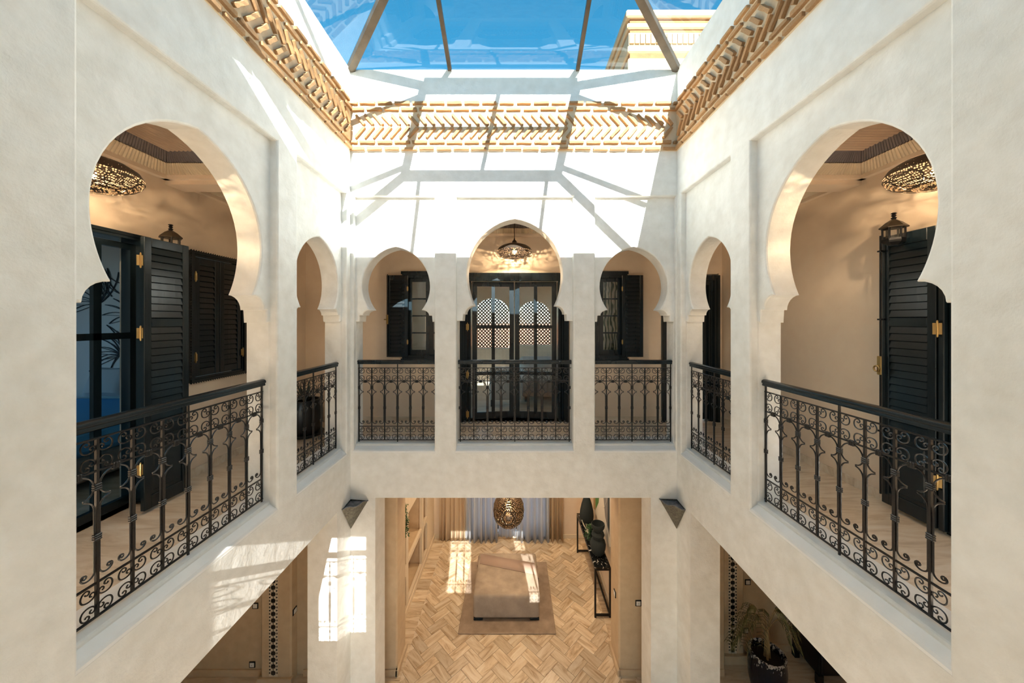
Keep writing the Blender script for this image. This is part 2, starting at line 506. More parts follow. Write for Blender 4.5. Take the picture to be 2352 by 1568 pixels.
def court_wall(name, P, u0, u1, key, extra=None):
    mb = MB()
    outer = [(u0, Z_SOF), (u1, Z_SOF), (u1, Z_TOP), (u0, Z_TOP)]
    n_h = []; a_h = []
    for cu, S in NICHES[key]:
        n_h.append([(cu - S['half'], Z_SILL), (cu + S['half'], Z_SILL), (cu + S['half'], Z_NT), (cu - S['half'], Z_NT)])
        a_h.append(arch_poly(cu, **S))
    for e in (extra or []):
        n_h.append(e); a_h.append(e)
    mb.prism(outer, n_h, 0, RC, P, ch=.014)
    mb.prism(outer, a_h, RC, TW, P, ch=.014)
    w = mb.build(name, 'plaster')
    tag(w, kind='structure')
    for cu, S in NICHES[key]:
        s = MB()
        h = S['half'] + .012
        prof = [(-.0, Z_SILL - .03), (.002, Z_SILL + .004), (.012, Z_SILL + .018), (.072, -1.487), (.085, -1.479), (TW + .02, -1.455), (TW + .02, Z_SILL - .03)]
        vs = [P(cu - h, p[0], p[1]) for p in prof] + [P(cu + h, p[0], p[1]) for p in prof]
        n = len(prof)
        s.add(vs, [(i, (i+1) % n, n + (i+1) % n, n + i) for i in range(n)] + [tuple(range(n)), tuple(range(2*n-1, n-1, -1))])
        s.build('sill', 'sill_white', w)
    return w

wall_back = court_wall('wall_back', P_back, -XW - TW, XW + TW, 'back')
wall_left = court_wall('wall_left', P_left, YF - TW, YB, 'left')
wall_right = court_wall('wall_right', P_right, YF - TW, YB, 'right')
wall_front = court_wall('wall_front', P_front, -XW, XW, 'front',
                        extra=[[(-.617, -1.47), (.6125, -1.47), (.6125, 1.2), (-.617, 1.2)]])

# lower storey piers (the wall above goes down to the soffit at Z_SOF)
for nm, s in (('left', -1), ('right', 1)):
    xj = 1.626 if s < 0 else 1.612
    poly = [(s*xj, YB), (s*xj, YB + .30), (s*2.24, YB + .30), (s*2.24, 3.745), (s*XW, 3.745), (s*XW, YB)]
    mb = MB(); mb.prism(poly, [], Z_FLOOR, Z_SOF, lambda u, w, z: (u, z, w))
    tag(mb.build('wall_pier_' + nm, 'plaster'), kind='structure')
    mb = MB(); mb.prism([(s*xj, YF), (s*xj, YF - .30), (s*2.24, YF - .30), (s*2.24, .75), (s*XW, .75), (s*XW, YF)], [], Z_FLOOR, Z_SOF, lambda u, w, z: (u, z, w))
    tag(mb.build('wall_pier_front_' + nm, 'plaster'), kind='structure')

# ------------------------------------------------------------------ brick friezes
def brick_mesh(seed):
    r = random.Random(seed)
    bm = bmesh.new(); bmesh.ops.create_cube(bm, size=1.0)
    bmesh.ops.subdivide_edges(bm, edges=[e for e in bm.edges if abs((e.verts[0].co - e.verts[1].co).x) > .5], cuts=2)
    for v in bm.verts:
        v.co += Vector((r.uniform(-.025, .025), r.uniform(-.06, .06), r.uniform(-.09, .09)))
    bmesh.ops.bevel(bm, geom=[e for e in bm.edges if e.calc_face_angle(0) > .9], offset=.05, segments=1, affect='EDGES')
    me = bpy.data.meshes.new('brick'); bm.to_mesh(me); bm.free()
    me.materials.append(MAT['brick']); return me
BRICKS = [brick_mesh(i) for i in range(5)]

def frieze(wall, P, u0, u1, flip):
    """bricks lie in the wall plane; flip turns the chevrons round"""
    mb = MB()
    def slab(z0, z1, w):
        mb.add([P(u0, .0, z0), P(u1, .0, z0), P(u1, .0, z1), P(u0, .0, z1), P(u0, -w, z0+.004), P(u1, -w, z0+.004), P(u1, -w, z1-.004), P(u0, -w, z1-.004)],
               [(0,1,2,3),(4,5,6,7),(0,1,5,4),(1,2,6,5),(2,3,7,6),(3,0,4,7)])
    slab(1.982, 2.548, .012)
    mb.build('mortar_bed', 'mortar', wall)
    o = Vector(P(0, 0, 0)); eu = Vector(P(1, 0, 0)) - o; ew = Vector(P(0, 1, 0)) - o; ez = Vector((0, 0, 1))
    rr = random.Random(11)
    def brick(u, z, ang, ln, hh, proud):
        c = Vector(P(u, -.012 - proud/2 + .004, z))
        ax = eu * math.cos(ang) + ez * math.sin(ang); az = ez * math.cos(ang) - eu * math.sin(ang)
        M = Matrix(((ax.x, ew.x, az.x, c.x), (ax.y, ew.y, az.y, c.y), (ax.z, ew.z, az.z, c.z), (0, 0, 0, 1)))
        M = M @ SC(ln * rr.uniform(.94, 1.05), proud, hh * rr.uniform(.88, 1.1))
        place('brick', rr.choice(BRICKS), M, wall)
    p = .2033; off = 0
    for i, z in enumerate((2.532, 2.460, 2.076, 2.001)):
        n = int((u1 - u0) / p) + 2
        s0 = u0 + (.02 if i % 2 == 0 else .10) - .1
        for k in range(n):
            a = max(s0 + k*p, u0 + .005); b = min(s0 + k*p + .172, u1 - .005)
            if b - a > .035: brick((a+b)/2, z + rr.uniform(-.003, .003), rr.uniform(-.012, .012), b - a, .03, .032)
    p = .1025; n = int((u1 - u0) / p) + 1
    sg = -1 if flip else 1
    for k in range(n):
        u = u0 + .06 + k * p + (u1 - u0 - (n-1)*p - .11) / 2
        for zc, s in ((2.337, -1), (2.19, 1)):
            uu = u
            if uu - .055 < u0 or uu + .055 > u1: continue
            brick(uu + rr.uniform(-.004, .004), zc, sg * s * math.atan2(.122, .105) + rr.uniform(-.03, .03), .158, .031, .034)
frieze(wall_back, P_back, -XW + .0, XW - .0, False)
frieze(wall_left, P_left, YF, YB - .014, False)
frieze(wall_right, P_right, YF, YB - .014, True)

# ------------------------------------------------------------------ gallery floor, ceilings, outer walls
GX = 3.08; GY = 5.10; GF = -0.90
mb = MB()
mb.box(-GX, -XW - TW + .02, GF, GY, Z_GAL - .25, Z_GAL)
mb.box(XW + TW - .02, GX, GF, GY, Z_GAL - .25, Z_GAL)
mb.box(-XW - TW + .02, XW + TW - .02, YB + TW - .02, GY, Z_GAL - .25, Z_GAL)
mb.box(-XW - TW + .02, XW + TW - .02, GF, YF - TW + .02, Z_GAL - .25, Z_GAL)
fg = mb.build('floor_gallery', 'travertine_slab'); tag(fg, kind='structure')
mb = MB()   # underside of the galleries (ground floor ceiling)
mb.box(-GX - 2, -XW - TW + .03, GF, GY + .2, Z_GAL - .45, Z_GAL - .25)
mb.box(XW + TW - .03, GX + 2, GF, GY + .2, Z_GAL - .45, Z_GAL - .25)
mb.box(-XW - TW + .03, XW + TW - .03, YB + TW - .03, 8.0, Z_GAL - .45, Z_GAL - .25)
mb.box(-XW - TW + .03, XW + TW - .03, GF, YF - TW + .03, Z_GAL - .45, Z_GAL - .25)
tag(mb.build('ceiling_ground', 'plaster_tan'), kind='structure')

Z_C = 1.235
mb = MB()   # roof slab over galleries and rooms
mb.box(-6.6, -XW - TW + .05, GF - .25, 9.6, 2.0, 2.3)
mb.box(XW + TW - .05, 6.6, GF - .25, 9.6, 2.0, 2.3)
mb.box(-XW - TW + .05, XW + TW - .05, YB + TW - .05, 9.6, 2.0, 2.3)
mb.box(-XW - TW + .05, XW + TW - .05, GF - .25, YF - TW + .05, 2.0, 2.3)
tag(mb.build('ceiling_roof', 'roof_screed'), kind='structure')

P_gb = lambda u, w, z: (u, GY + w, z)
mb = MB()
WINL = (-1.64, -.86); WINR = (.88, 1.67); WZ = (-.585, .69); DRC = (-.79, .81); DRR = (2.18, 3.03); DZ = .68
hole = lambda a, b, z0, z1: [(a, z0), (b, z0), (b, z1), (a, z1)]
mb.prism([(-GX - .2, Z_GAL - .2), (GX + .2, Z_GAL - .2), (GX + .2, 2.0), (-GX - .2, 2.0)],
         [hole(WINL[0], WINL[1], *WZ), hole(WINR[0], WINR[1], *WZ), hole(DRC[0], DRC[1], Z_GAL, DZ), hole(DRR[0], DRR[1], Z_GAL, DZ)], 0, .2, P_gb)
wgb = mb.build('wall_gallery_back', 'plaster_tan'); tag(wgb, kind='structure')
P_gl = lambda u, w, z: (-GX - w, u, z)
P_gr = lambda u, w, z: (GX + w, u, z)
DL = (1.75, 2.87); DR = (1.45, 2.40)
mb = MB(); mb.prism([(GF, Z_GAL - .2), (GY, Z_GAL - .2), (GY, 2.0), (GF, 2.0)], [hole(DL[0], DL[1], Z_GAL, DZ), hole(3.30, 3.90, -.56, .63)], 0, .2, P_gl)
wgl = mb.build('wall_gallery_left', 'plaster_tan'); tag(wgl, kind='structure')
mb = MB(); mb.prism([(GF, Z_GAL - .2), (GY, Z_GAL - .2), (GY, 2.0), (GF, 2.0)], [hole(DR[0], DR[1], Z_GAL, DZ)], 0, .2, P_gr)
wgr = mb.build('wall_gallery_right', 'plaster_tan'); tag(wgr, kind='structure')
# front gallery outer wall with three narrow glazed slots the low sun comes through
P_gf = lambda u, w, z: (u, GF - w, z)
mb = MB(); mb.prism([(-6.6, Z_FLOOR), (6.6, Z_FLOOR), (6.6, 2.0), (-6.6, 2.0)],
     [hole(-1.52, -1.08, Z_GAL + .1, .50), hole(-.31, .17, Z_GAL + .1, .50), hole(.81, 1.33, Z_GAL + .1, .50), hole(-2.98, -2.30, Z_GAL + .15, .12), hole(2.36, 3.02, Z_GAL + .15, .12), hole(-.75, .75, Z_FLOOR + .02, -2.6)], 0, .2, P_gf)  # outer side slots and ground doorway are unseen, added for bounced sunlight
tag(mb.build('wall_gallery_front', 'plaster_tan'), kind='structure')

for k, (a, b, zt, gm) in enumerate(((-1.52, -1.08, .5, 'glass_tint'), (-.31, .17, .5, 'glass_tint'), (.81, 1.33, .5, 'glass_tint'), (-2.98, -2.30, .12, 'glass_pane'), (2.36, 3.02, .12, 'glass_pane'))):  # the two clear panes sit in side slots added to brighten the galleries
    r = empty('window_%d' % (5 + k), ((a + b) / 2, GF - .1, Z_GAL + .1)); r['kind'] = 'structure'
    MB().add([(a, GF - .1, Z_GAL + .1), (b, GF - .1, Z_GAL + .1), (b, GF - .1, zt), (a, GF - .1, zt)], [(0, 1, 2, 3)]).build('pane', gm, r)

# baseboards of travertine
def baseboard(name, boxes):
    mb = MB()
    for b in boxes: mb.box(*b)
    tag(mb.build(name, 'travertine_slab'), kind='structure')
baseboard('baseboard_left', [(-GX, -GX + .012, DL[1] + .06, GY, Z_GAL, Z_GAL + .075)])
baseboard('baseboard_right', [(GX - .012, GX, DR[1] + .06, GY, Z_GAL, Z_GAL + .075)])
baseboard('baseboard_back', [(-GX, DRC[0] - .02, GY - .012, GY, Z_GAL, Z_GAL + .075), (DRC[1] + .02, DRR[0], GY - .012, GY, Z_GAL, Z_GAL + .075)])

# reeded tray ceilings of the galleries
def reed_sheet(mb, quad, n, r):
    """quad a,b (outer edge) c,d (inner edge): reeds run from edge ab to edge dc"""
    a, b, c, d = [Vector(p) for p in quad]
    nr = (b - a).cross(d - a).normalized()
    if nr.z > 0: nr = -nr
    vs = []; fs = []; m = n * 4
    for i in range(m + 1):
        t = i / m
        k = abs(math.sin(PI * t * n))
        for p0, p1 in ((a, b), (d, c)):
            vs.append(p0.lerp(p1, t) + nr * (k * r))
    for i in range(m): fs.append((2*i, 2*i+2, 2*i+3, 2*i+1))
    mb.add(vs, fs)

def tray(name_side, x0, x1, y0, y1, zc, along_x):
    root = empty('ceiling_' + name_side, ((x0+x1)/2, (y0+y1)/2, zc)); tag(root, kind='structure')
    lo = MB(); ow = .05
    # plain cornice ring
    for b in ((x0, x0 + ow, y0, y1), (x1 - ow, x1, y0, y1), (x0, x1, y0, y0 + ow), (x0, x1, y1 - ow, y1)):
        lo.box(*b, zc, zc + .12)
    lo.build('cornice', 'plaster_tan', root)
    def ring(inset0, z0, inset1, z1, mname, pname, pitch):
        m = MB()
        A = [(x0+inset0, y0+inset0, z0), (x1-inset0, y0+inset0, z0), (x1-inset0, y1-inset0, z0), (x0+inset0, y1-inset0, z0)]
        B = [(x0+inset1, y0+inset1, z1), (x1-inset1, y0+inset1, z1), (x1-inset1, y1-inset1, z1), (x0+inset1, y1-inset1, z1)]
        for i in range(4):
            j = (i+1) % 4
            ln = (Vector(A[i]) - Vector(A[j])).length
            reed_sheet(m, (A[i], A[j], B[j], B[i]), max(6, int(ln / pitch)), .006)
        m.build(pname, mname, root, smooth=True)
    ring(.045, zc + .035, .19, zc + .075, 'reed_tan', 'reed_border', .026)
    ring(.19, zc + .080, .29, zc + .135, 'reed_dark', 'reed_riser', .020)
    m = MB(); ii = .285
    a = (x0+ii, y0+ii, zc+.13); b = (x1-ii, y0+ii, zc+.13); c = (x1-ii, y1-ii, zc+.13); d = (x0+ii, y1-ii, zc+.13)
    if along_x: reed_sheet(m, (a, d, c, b), int((y1-y0-2*ii)/.034), .010)
    else: reed_sheet(m, (a, b, c, d), int((x1-x0-2*ii)/.034), .010)
    m.build('reed_panel', 'reed_pink', root, smooth=True)

XI = XW + TW
tray('left_long', -GX, -XI, 1.1, 3.06, Z_C, False)
tray('left_short', -GX, -XI, 3.22, 4.25, Z_C, True)
tray('right_long', XI, GX, 1.1, 3.06, Z_C, True)
tray('right_short', XI, GX, 3.22, 4.25, Z_C, True)
tray('back', -2.10, 2.10, YB + TW, GY, Z_C, False)
for nm, sx in (('left', -1), ('right', 1)):
    mb = MB()
    mb.box(min(sx*XI, sx*GX), max(sx*XI, sx*GX), 3.05, 3.23, Z_C - .035, Z_C + .4)
    mb.box(min(sx*XI, sx*GX), max(sx*XI, sx*GX), .9, 1.11, Z_C - .035, Z_C + .4)
    mb.box(min(sx*XI, sx*GX), max(sx*XI, sx*GX), 4.24, 4.32, Z_C - .035, Z_C + .4)
    mb.box(min(sx*2.09, sx*GX), max(sx*2.09, sx*GX), 4.30, GY, Z_C, Z_C + .3)
    mb.box(min(sx*XI, sx*GX), max(sx*XI, sx*GX), GF, .92, Z_C, Z_C + .3)
    tag(mb.build('ceiling_beam_' + nm, 'plaster_tan'), kind='structure')
mb = MB(); mb.box(-XI, XI, GF, YF - TW, Z_C + .2, Z_C + .4)
tag(mb.build('ceiling_front', 'plaster_tan'), kind='structure')

# ------------------------------------------------------------------ skylight lantern
sky = empty('skylight', (0, 2.2, Z_TOP))
tag(sky, 'hipped glass skylight with bronze metal bars over the courtyard', 'skylight')
ZH = 3.34
NX0, NX1, NY0, NY1 = -.93, .87, 1.27, 3.05
cor = [(-XW, YF, Z_TOP), (XW, YF, Z_TOP), (XW, YB, Z_TOP), (-XW, YB, Z_TOP)]
hub = [(NX0, NY0, ZH), (NX1, NY0, ZH), (NX1, NY1, ZH), (NX0, NY1, ZH)]
for a, b in zip(cor, hub):
    MB().beam(a, b, .075, .07).build('hip_bar', 'skylight_frame', sky)
for i in range(4):
    wd = .10 if i == 0 else (.085 if i != 2 else .12)
    MB().beam(hub[i], hub[(i+1) % 4], wd, .085 if i != 2 else .13).build('hub_bar', 'skylight_frame', sky)
def lerp3(a, b, t): return tuple(a[i] + (b[i]-a[i]) * t for i in range(3))
def rafter(p, q, w=.042): MB().beam(p, q, w, .05).build('glazing_bar', 'skylight_frame', sky)
XR = .75
for sx in (-1, 1):
    rafter((sx*XR, YB, Z_TOP), (sx*XR, NY1, ZH)); rafter((sx*XR, YF, Z_TOP), (sx*XR, NY0, ZH))
for yy in (1.45, 2.85):
    rafter((-XW, yy, Z_TOP), (NX0, yy, ZH)); rafter((XW, yy, Z_TOP), (NX1, yy, ZH))
rafter((-.03, NY0, ZH), (-.03, NY1, ZH)); rafter((NX0, 2.16, ZH), (NX1, 2.16, ZH))
def pane(pts, parent=sky, m='glass_sky', name='pane'):
    MB().add(pts, [tuple(range(len(pts)))]).build(name, m, parent)
# four sloping sides, each of three panes, and four flat panes on top
def side_panes(c0, c1, h0, h1, axis, va, vb):
    def on(p, q, v):
        t = (v - p[axis]) / (q[axis] - p[axis]); return lerp3(p, q, t)
    b0, b1 = on(c0, c1, va), on(c0, c1, vb); t0, t1 = on(h0, h1, va), on(h0, h1, vb)
    pane([c0, b0, t0, h0]); pane([b0, b1, t1, t0]); pane([b1, c1, h1, t1])
side_panes(cor[3], cor[2], hub[3], hub[2], 0, -XR, XR)
side_panes(cor[0], cor[1], hub[0], hub[1], 0, -XR, XR)
side_panes(cor[0], cor[3], hub[0], hub[3], 1, 1.45, 2.85)
side_panes(cor[1], cor[2], hub[1], hub[2], 1, 1.45, 2.85)
for xa, xb in ((NX0, -.03), (-.03, NX1)):
    for ya, yb in ((NY0, 2.16), (2.16, NY1)):
        pane([(xa, ya, ZH), (xb, ya, ZH), (xb, yb, ZH), (xa, yb, ZH)])

# ------------------------------------------------------------------ wrought iron railings
def integrate(kf, L, n, h0=0.0):
    x = y = 0.0; h = h0; pts = [(0.0, 0.0)]
    ds = L / n
    for i in range(n):
        h += kf((i + .5) * ds) * ds
        x += math.cos(h) * ds; y += math.sin(h) * ds
        pts.append((x, y))
    return pts
R0 = .034; S1 = R0 * 1.25; L2 = .066
half_c = integrate(lambda s: 1/R0 if s < S1 else 1/R0 + (1/.0075 - 1/R0) * (s - S1) / L2, S1 + L2, 17)
c_pts = [(-x, y) for x, y in reversed(half_c[1:])] + half_c
ME_SCROLL = MB().tube([(x, 0, y) for x, y in c_pts], .0036, 5).mesh('scroll', 'iron', True)
SP = .157
ZR = dict(top=-.578, b2=-.737, col1=-.815, tip=-.866, col2=-1.06, b3=-1.283, bot=-1.448)

def strand_mesh():
    pts = [(.056, 0, ZR['tip'] - .003)]
    for k in range(1, 8):
        a = PI/2 * k / 7
        pts.append((.056 - .045 * math.sin(a), 0, ZR['tip'] - .006 - .052 * (1 - math.cos(a))))
    pts.append((.0105, 0, ZR['col2'])); pts.append((.0105, 0, -1.21))
    jc = integrate(lambda s: 1/.029 if s < .06 else 1/.029 + (1/.0065 - 1/.029) * (s - .06) / .085, .145, 22, -PI/2)
    pts += [(.0105 + x, 0, -1.225 + y) for x, y in jc]
    return MB().tube(pts, .0042, 5).mesh('strand', 'iron', True)
ME_STRAND = strand_mesh()

def ring_mesh():
    hs = SP / 2; rr = hs - .011
    zc = ZR['b2'] - .008 - rr
    left = []
    pts = []
    # from the left tip up round to the right tip
    for k in range(0, 6):
        a = PI/2 * k / 5
        pts.append((-hs + .056 - .045 * math.sin(a), 0, ZR['tip'] + .003 + (zc - ZR['tip'] - .003) * (1 - math.cos(a))))
    for k in range(1, 14):
        a = PI - PI * k / 14
        pts.append((rr * math.cos(a), 0, zc + rr * math.sin(a)))
    pts += [(-x, y, z) for x, y, z in reversed(pts[:6])]
    return MB().tube(pts, .0042, 5).mesh('ring', 'iron', True)
ME_RING = ring_mesh()

def collar_mesh():
    mb = MB()
    for dz in (-.011, 0, .011): mb.cbox(-.0165, .0165, -.010, .010, dz - .0052, dz + .0052, .003)
    return mb.mesh('collar', 'iron')
ME_COLLAR = collar_mesh()
ME_BAL = MB().box(-.006, .006, -.006, .006, ZR['bot'], ZR['top']).mesh('baluster', 'iron')
ME_POST = MB().box(-.005, .005, -.005, .005, ZR['top'], -.525).mesh('post', 'iron')
ME_FOOT = MB().box(-.005, .005, -.005, .005, -1.475, ZR['bot']).mesh('foot', 'iron')

def railing(label, base, M, n, sp, ends, group='iron railings of the upper gallery'):
    """M maps local (u, depth, z) to the place; u runs from 0 to n*sp"""
    root = empty('balcony_railing', base)
    tag(root, label, 'railing', group)
    L = n * sp; kx = sp / SP
    hr = MB()
    prof = [(-.030, -.500), (-.026, -.487), (-.012, -.480), (.012, -.480), (.026, -.487), (.030, -.500), (.027, -.508), (.021, -.511), (.021, -.514), (.024, -.520), (.022, -.530), (-.022, -.530), (-.024, -.520), (-.021, -.514), (-.021, -.511), (-.027, -.508)]
    m = len(prof); u0, u1 = -ends[0], L + ends[1]
    hr.add([(u0, d, z) for d, z in prof] + [(u1, d, z) for d, z in prof],
           [(i, (i+1) % m, m + (i+1) % m, m + i) for i in range(m)] + [tuple(range(m)), tuple(range(2*m-1, m-1, -1))])
    place('handrail', hr.mesh('handrail', 'black_wood', True), M, root)
    for z, a, b in ((ZR['top'], ends[0], ends[1]), (ZR['b2'], .0, .0), (ZR['b3'], .0, .0), (ZR['bot'], ends[0], ends[1])):
        mm = MB().box(-a, L + b, -.0055, .0055, z - .004, z + .004)
        place('rail', mm.mesh('rail', 'iron'), M, root)
    for k in range(n + 1):
        Mk = M @ T(k * sp, 0, 0)
        place('baluster', ME_BAL, Mk, root)
        if k in (0, n) or k == n // 2:
            place('post', ME_POST, Mk, root); place('foot', ME_FOOT, Mk, root)
        place('collar', ME_COLLAR, Mk @ T(0, 0, ZR['col1']), root)
        place('collar', ME_COLLAR, Mk @ T(0, 0, ZR['col2']), root)
        if k < n: place('strand', ME_STRAND, Mk @ SC(kx, 1, 1), root)
        if k > 0: place('strand', ME_STRAND, Mk @ SC(-kx, 1, 1), root)
    q = SP / 2
    for k in range(n):
        Mk = M @ T((k + .5) * sp, 0, 0) @ SC(kx, 1, 1)
        place('ring', ME_RING, Mk, root)
        place('collar', ME_COLLAR, Mk @ T(0, 0, ZR['b2'] - .004) @ RY(PI/2), root)
        for zc in ((ZR['top'] + ZR['b2']) / 2, (ZR['b3'] + ZR['bot']) / 2 - .002):
            for sx in (-1, 1):
                for sz in (-1, 1):
                    # the belly of the C points at the middle of the cell
                    ang = math.atan2(-sz, -sx)          # direction from the quadrant to the middle
                    Mq = Mk @ T(sx * .0215, 0, zc + sz * .0215) @ RY(-(ang + PI/2))
                    place('scroll', ME_SCROLL, Mq, root)
    return root

YR = 4.175; XRL = 2.04
def rail_back(cu, n, sp, label): 
    return railing(label, (cu, YR, -1.475), T(cu - n*sp/2, YR, 0), n, sp, (.022, .022))
def rail_side(s, cy, n, sp, label):
    M = T(s * XRL, cy - n*sp/2, 0) @ RZ(PI/2)
    return railing(label, (s*XRL, cy, -1.475), M, n, sp, (.012, .012))
rail_back(-1.407, 6, .1555, 'black iron railing in the small back arch before the window with dark reflecting panes')
rail_back(.012, 8, .165, 'black iron railing in front of the glazed double door')
rail_back(1.432, 6, .1555, 'black iron railing in the small back arch before the window with leaf-patterned curtain')
rail_side(-1, 2.16, 8, .1575, 'long black iron railing in the big arch before the bedroom with blue bed')
rail_side(1, 2.16, 8, .1575, 'long black iron railing in the big arch before the tan wall with single shutter leaf')
rail_side(-1, 3.51, 6, .148, 'short black iron railing before the big black planter')
rail_side(1, 3.51, 6, .148, 'short black iron railing beside the narrow black door frame')
M = T(-1.40 - 3*.1555, YF - .13, 0); railing('black iron railing whose shadow falls on the corner column with the cone sconce', (-1.40, YF - .13, -1.475), M, 6, .1555, (.01, .01))
M = T(1.40 - 3*.1555, YF - .13, 0); railing('black iron railing whose shadow falls on the ottoman', (1.40, YF - .13, -1.475), M, 6, .1555, (.01, .01))
M = T(-.0 - 4*.15, YF - .13, 0); railing('black iron railing whose shadow falls on the herringbone floor', (0, YF - .13, -1.475), M, 8, .15, (.01, .01))
# ------------------------------------------------------------------ doors, windows and shutters of the gallery
ME_SLAT = {}
def slat_mesh(w):
    k = round(w, 3)
    if k not in ME_SLAT:
        mb = MB()
        prof = [(-.006, -.021), (.004, -.025), (.012, .020), (.004, .025)]
        vs = [(0, y, z) for y, z in prof] + [(w, y, z) for y, z in prof]
        mb.add(vs, [(i, (i+1) % 4, 4 + (i+1) % 4, 4 + i) for i in range(4)] + [(0, 1, 2, 3), (7, 6, 5, 4)])
        ME_SLAT[k] = mb.mesh('slat', 'black_wood')
    return ME_SLAT[k]

def louvre_leaf(root, name, M, w, h, fields, pitch=.055, st=.075, th=.034, panel=None):
    """leaf local axes: x across, y into the wall, z up. fields: list of (z0, z1) of louvres"""
    mb = MB()
    mb.cbox(0, st, 0, th, 0, h, .004); mb.cbox(w - st, w, 0, th, 0, h, .004)
    zs = [0] + [v for f in fields for v in f] + [h]
    if panel:
        mb.box(st, w - st, .012, th - .008, panel[0], panel[1])
        mb.cbox(st + .02, w - st - .02, .006, th - .01, panel[0] + .03, panel[1] - .03, .006)
        zs = [0, panel[0], panel[1]] + [v for f in fields for v in f] + [h]
    zs = sorted(zs)
    for i in range(0, len(zs) - 1, 2):
        mb.cbox(st - .001, w - st + .001, .002, th - .002, zs[i], zs[i+1], .004)
    for z0, z1 in fields:        # backing board behind the louvres
        mb.box(st, w - st, th - .008, th - .004, z0, z1)
    leaf = place(name, mb.mesh(name, 'black_wood'), M, root)
    for z0, z1 in fields:
        n = int((z1 - z0) / pitch); p = (z1 - z0) / n
        for i in range(n):
            place('slat', slat_mesh(w - 2*st), M @ T(st, .008, z0 + (i + .5) * p) @ SC(1, 1, p / .052), leaf)
    return leaf

ME_HINGE = MB().lathe([(.002, -.052), (.005, -.048), (.006, -.043), (.006, .043), (.005, .048), (.002, .052)], 8).cbox(-.022, .022, .002, .006, -.035, .035, .001).mesh('hinge', 'brass', True)
def hinge(parent, M): place('hinge', ME_HINGE, M, parent)

def frame_boxes(mb, a, b, z0, z1, t, d0, d1, P, sill=True):
    """rectangular moulded frame in a wall; P(u, w, z)"""
    def bx(u0, u1, w0, w1, za, zb):
        vs = [P(u, w, z) for z in (za, zb) for w in (w0, w1) for u in (u0, u1)]
        mb.add(vs, [(0,1,3,2),(4,5,7,6),(0,1,5,4),(2,3,7,6),(0,2,6,4),(1,3,7,5)])
    for w0, w1, tt in ((d0, d1, t), (d0 - .012, d0, t * .55)):
        bx(a, a + tt, w0, w1, z0, z1); bx(b - tt, b, w0, w1, z0, z1); bx(a + tt, b - tt, w0, w1, z1 - tt, z1)
        if sill: bx(a + tt, b - tt, w0, w1, z0, z0 + tt)
    return bx

def beading(parent, pts, P, r=.007, step=.026):
    """row of small beads round a frame, one joined strip"""
    mb = MB()
    for (u0, z0), (u1, z1) in pts:
        n = max(2, int(math.hypot(u1-u0, z1-z0) / step))
        for i in range(n + 1):
            t = i / n; c = P(u0 + (u1-u0)*t, -.022, z0 + (z1-z0)*t)
            mb.add([(c[0]+r,c[1],c[2]),(c[0]-r,c[1],c[2]),(c[0],c[1]+r,c[2]),(c[0],c[1]-r,c[2]),(c[0],c[1],c[2]+r),(c[0],c[1],c[2]-r)],
                   [(0,2,4),(2,1,4),(1,3,4),(3,0,4),(2,0,5),(1,2,5),(3,1,5),(0,3,5)])
    o = mb.build('beading', 'black_wood', parent); o['kind'] = 'stuff'

def sash(root, u0, u1, z0, z1, P, w0, cols, rows, glass, st=.055, bar=.022, name='sash', crossbars=None):
    mb = MB()
    def bx(a, b, za, zb, d=.036):
        vs = [P(u, w, z) for z in (za, zb) for w in (w0, w0 + d) for u in (a, b)]
        mb.add(vs, [(0,1,3,2),(4,5,7,6),(0,1,5,4),(2,3,7,6),(0,2,6,4),(1,3,7,5)])
    bx(u0, u0 + st, z0, z1); bx(u1 - st, u1, z0, z1); bx(u0 + st, u1 - st, z1 - st, z1); bx(u0 + st, u1 - st, z0, z0 + st * 1.4)
    us = [u0 + st + (u1 - u0 - 2*st) * i / cols for i in range(cols + 1)]
    zs = [z0 + st*1.4 + (z1 - z0 - 2.4*st) * i / rows for i in range(rows + 1)]
    if crossbars: zs = [z0 + st*1.4] + list(crossbars) + [z1 - st]
    for u in us[1:-1]: bx(u - bar/2, u + bar/2, z0 + st, z1 - st, .03)
    for z in zs[1:-1]: bx(u0 + st, u1 - st, z - bar/2, z + bar/2, .03)
    s = mb.build(name, 'black_wood', root)
    for i in range(len(us) - 1):
        for j in range(len(zs) - 1):
            MB().add([P(us[i], w0 + .018, zs[j]), P(us[i+1], w0 + .018, zs[j]), P(us[i+1], w0 + .018, zs[j+1]), P(us[i], w0 + .018, zs[j+1])], [(0,1,2,3)]).build('pane', glass, s)
    return s

def structure_root(name, loc):
    r = empty(name, loc); r['kind'] = 'structure'; return r

# --- left gallery window, shutters closed
w1 = structure_root('window_1', (-GX, 3.60, -.6))
mb = MB(); frame_boxes(mb, 3.265, 3.935, -.60, .665, .05, -.02, .10, P_gl); mb.build('window_frame', 'black_wood', w1)
beading(w1, [((3.27, -.605), (3.93, -.605)), ((3.27, .67), (3.93, .67)), ((3.94, -.6), (3.94, .665)), ((3.262, -.6), (3.262, .665))], P_gl)
for i, (a, b) in enumerate(((3.318, 3.598), (3.604, 3.884))):
    M = Matrix(((0, -1, 0, -GX + .012), (1, 0, 0, a), (0, 0, 1, -.545), (0, 0, 0, 1)))
    lf = louvre_leaf(w1, 'shutter', M, b - a, 1.155, [(.07, 1.085)], .051, .055)
    for z in (-.36, .42): hinge(lf, T(-GX + .026, 3.312 if i == 0 else 3.89, z) @ RZ(PI/2))

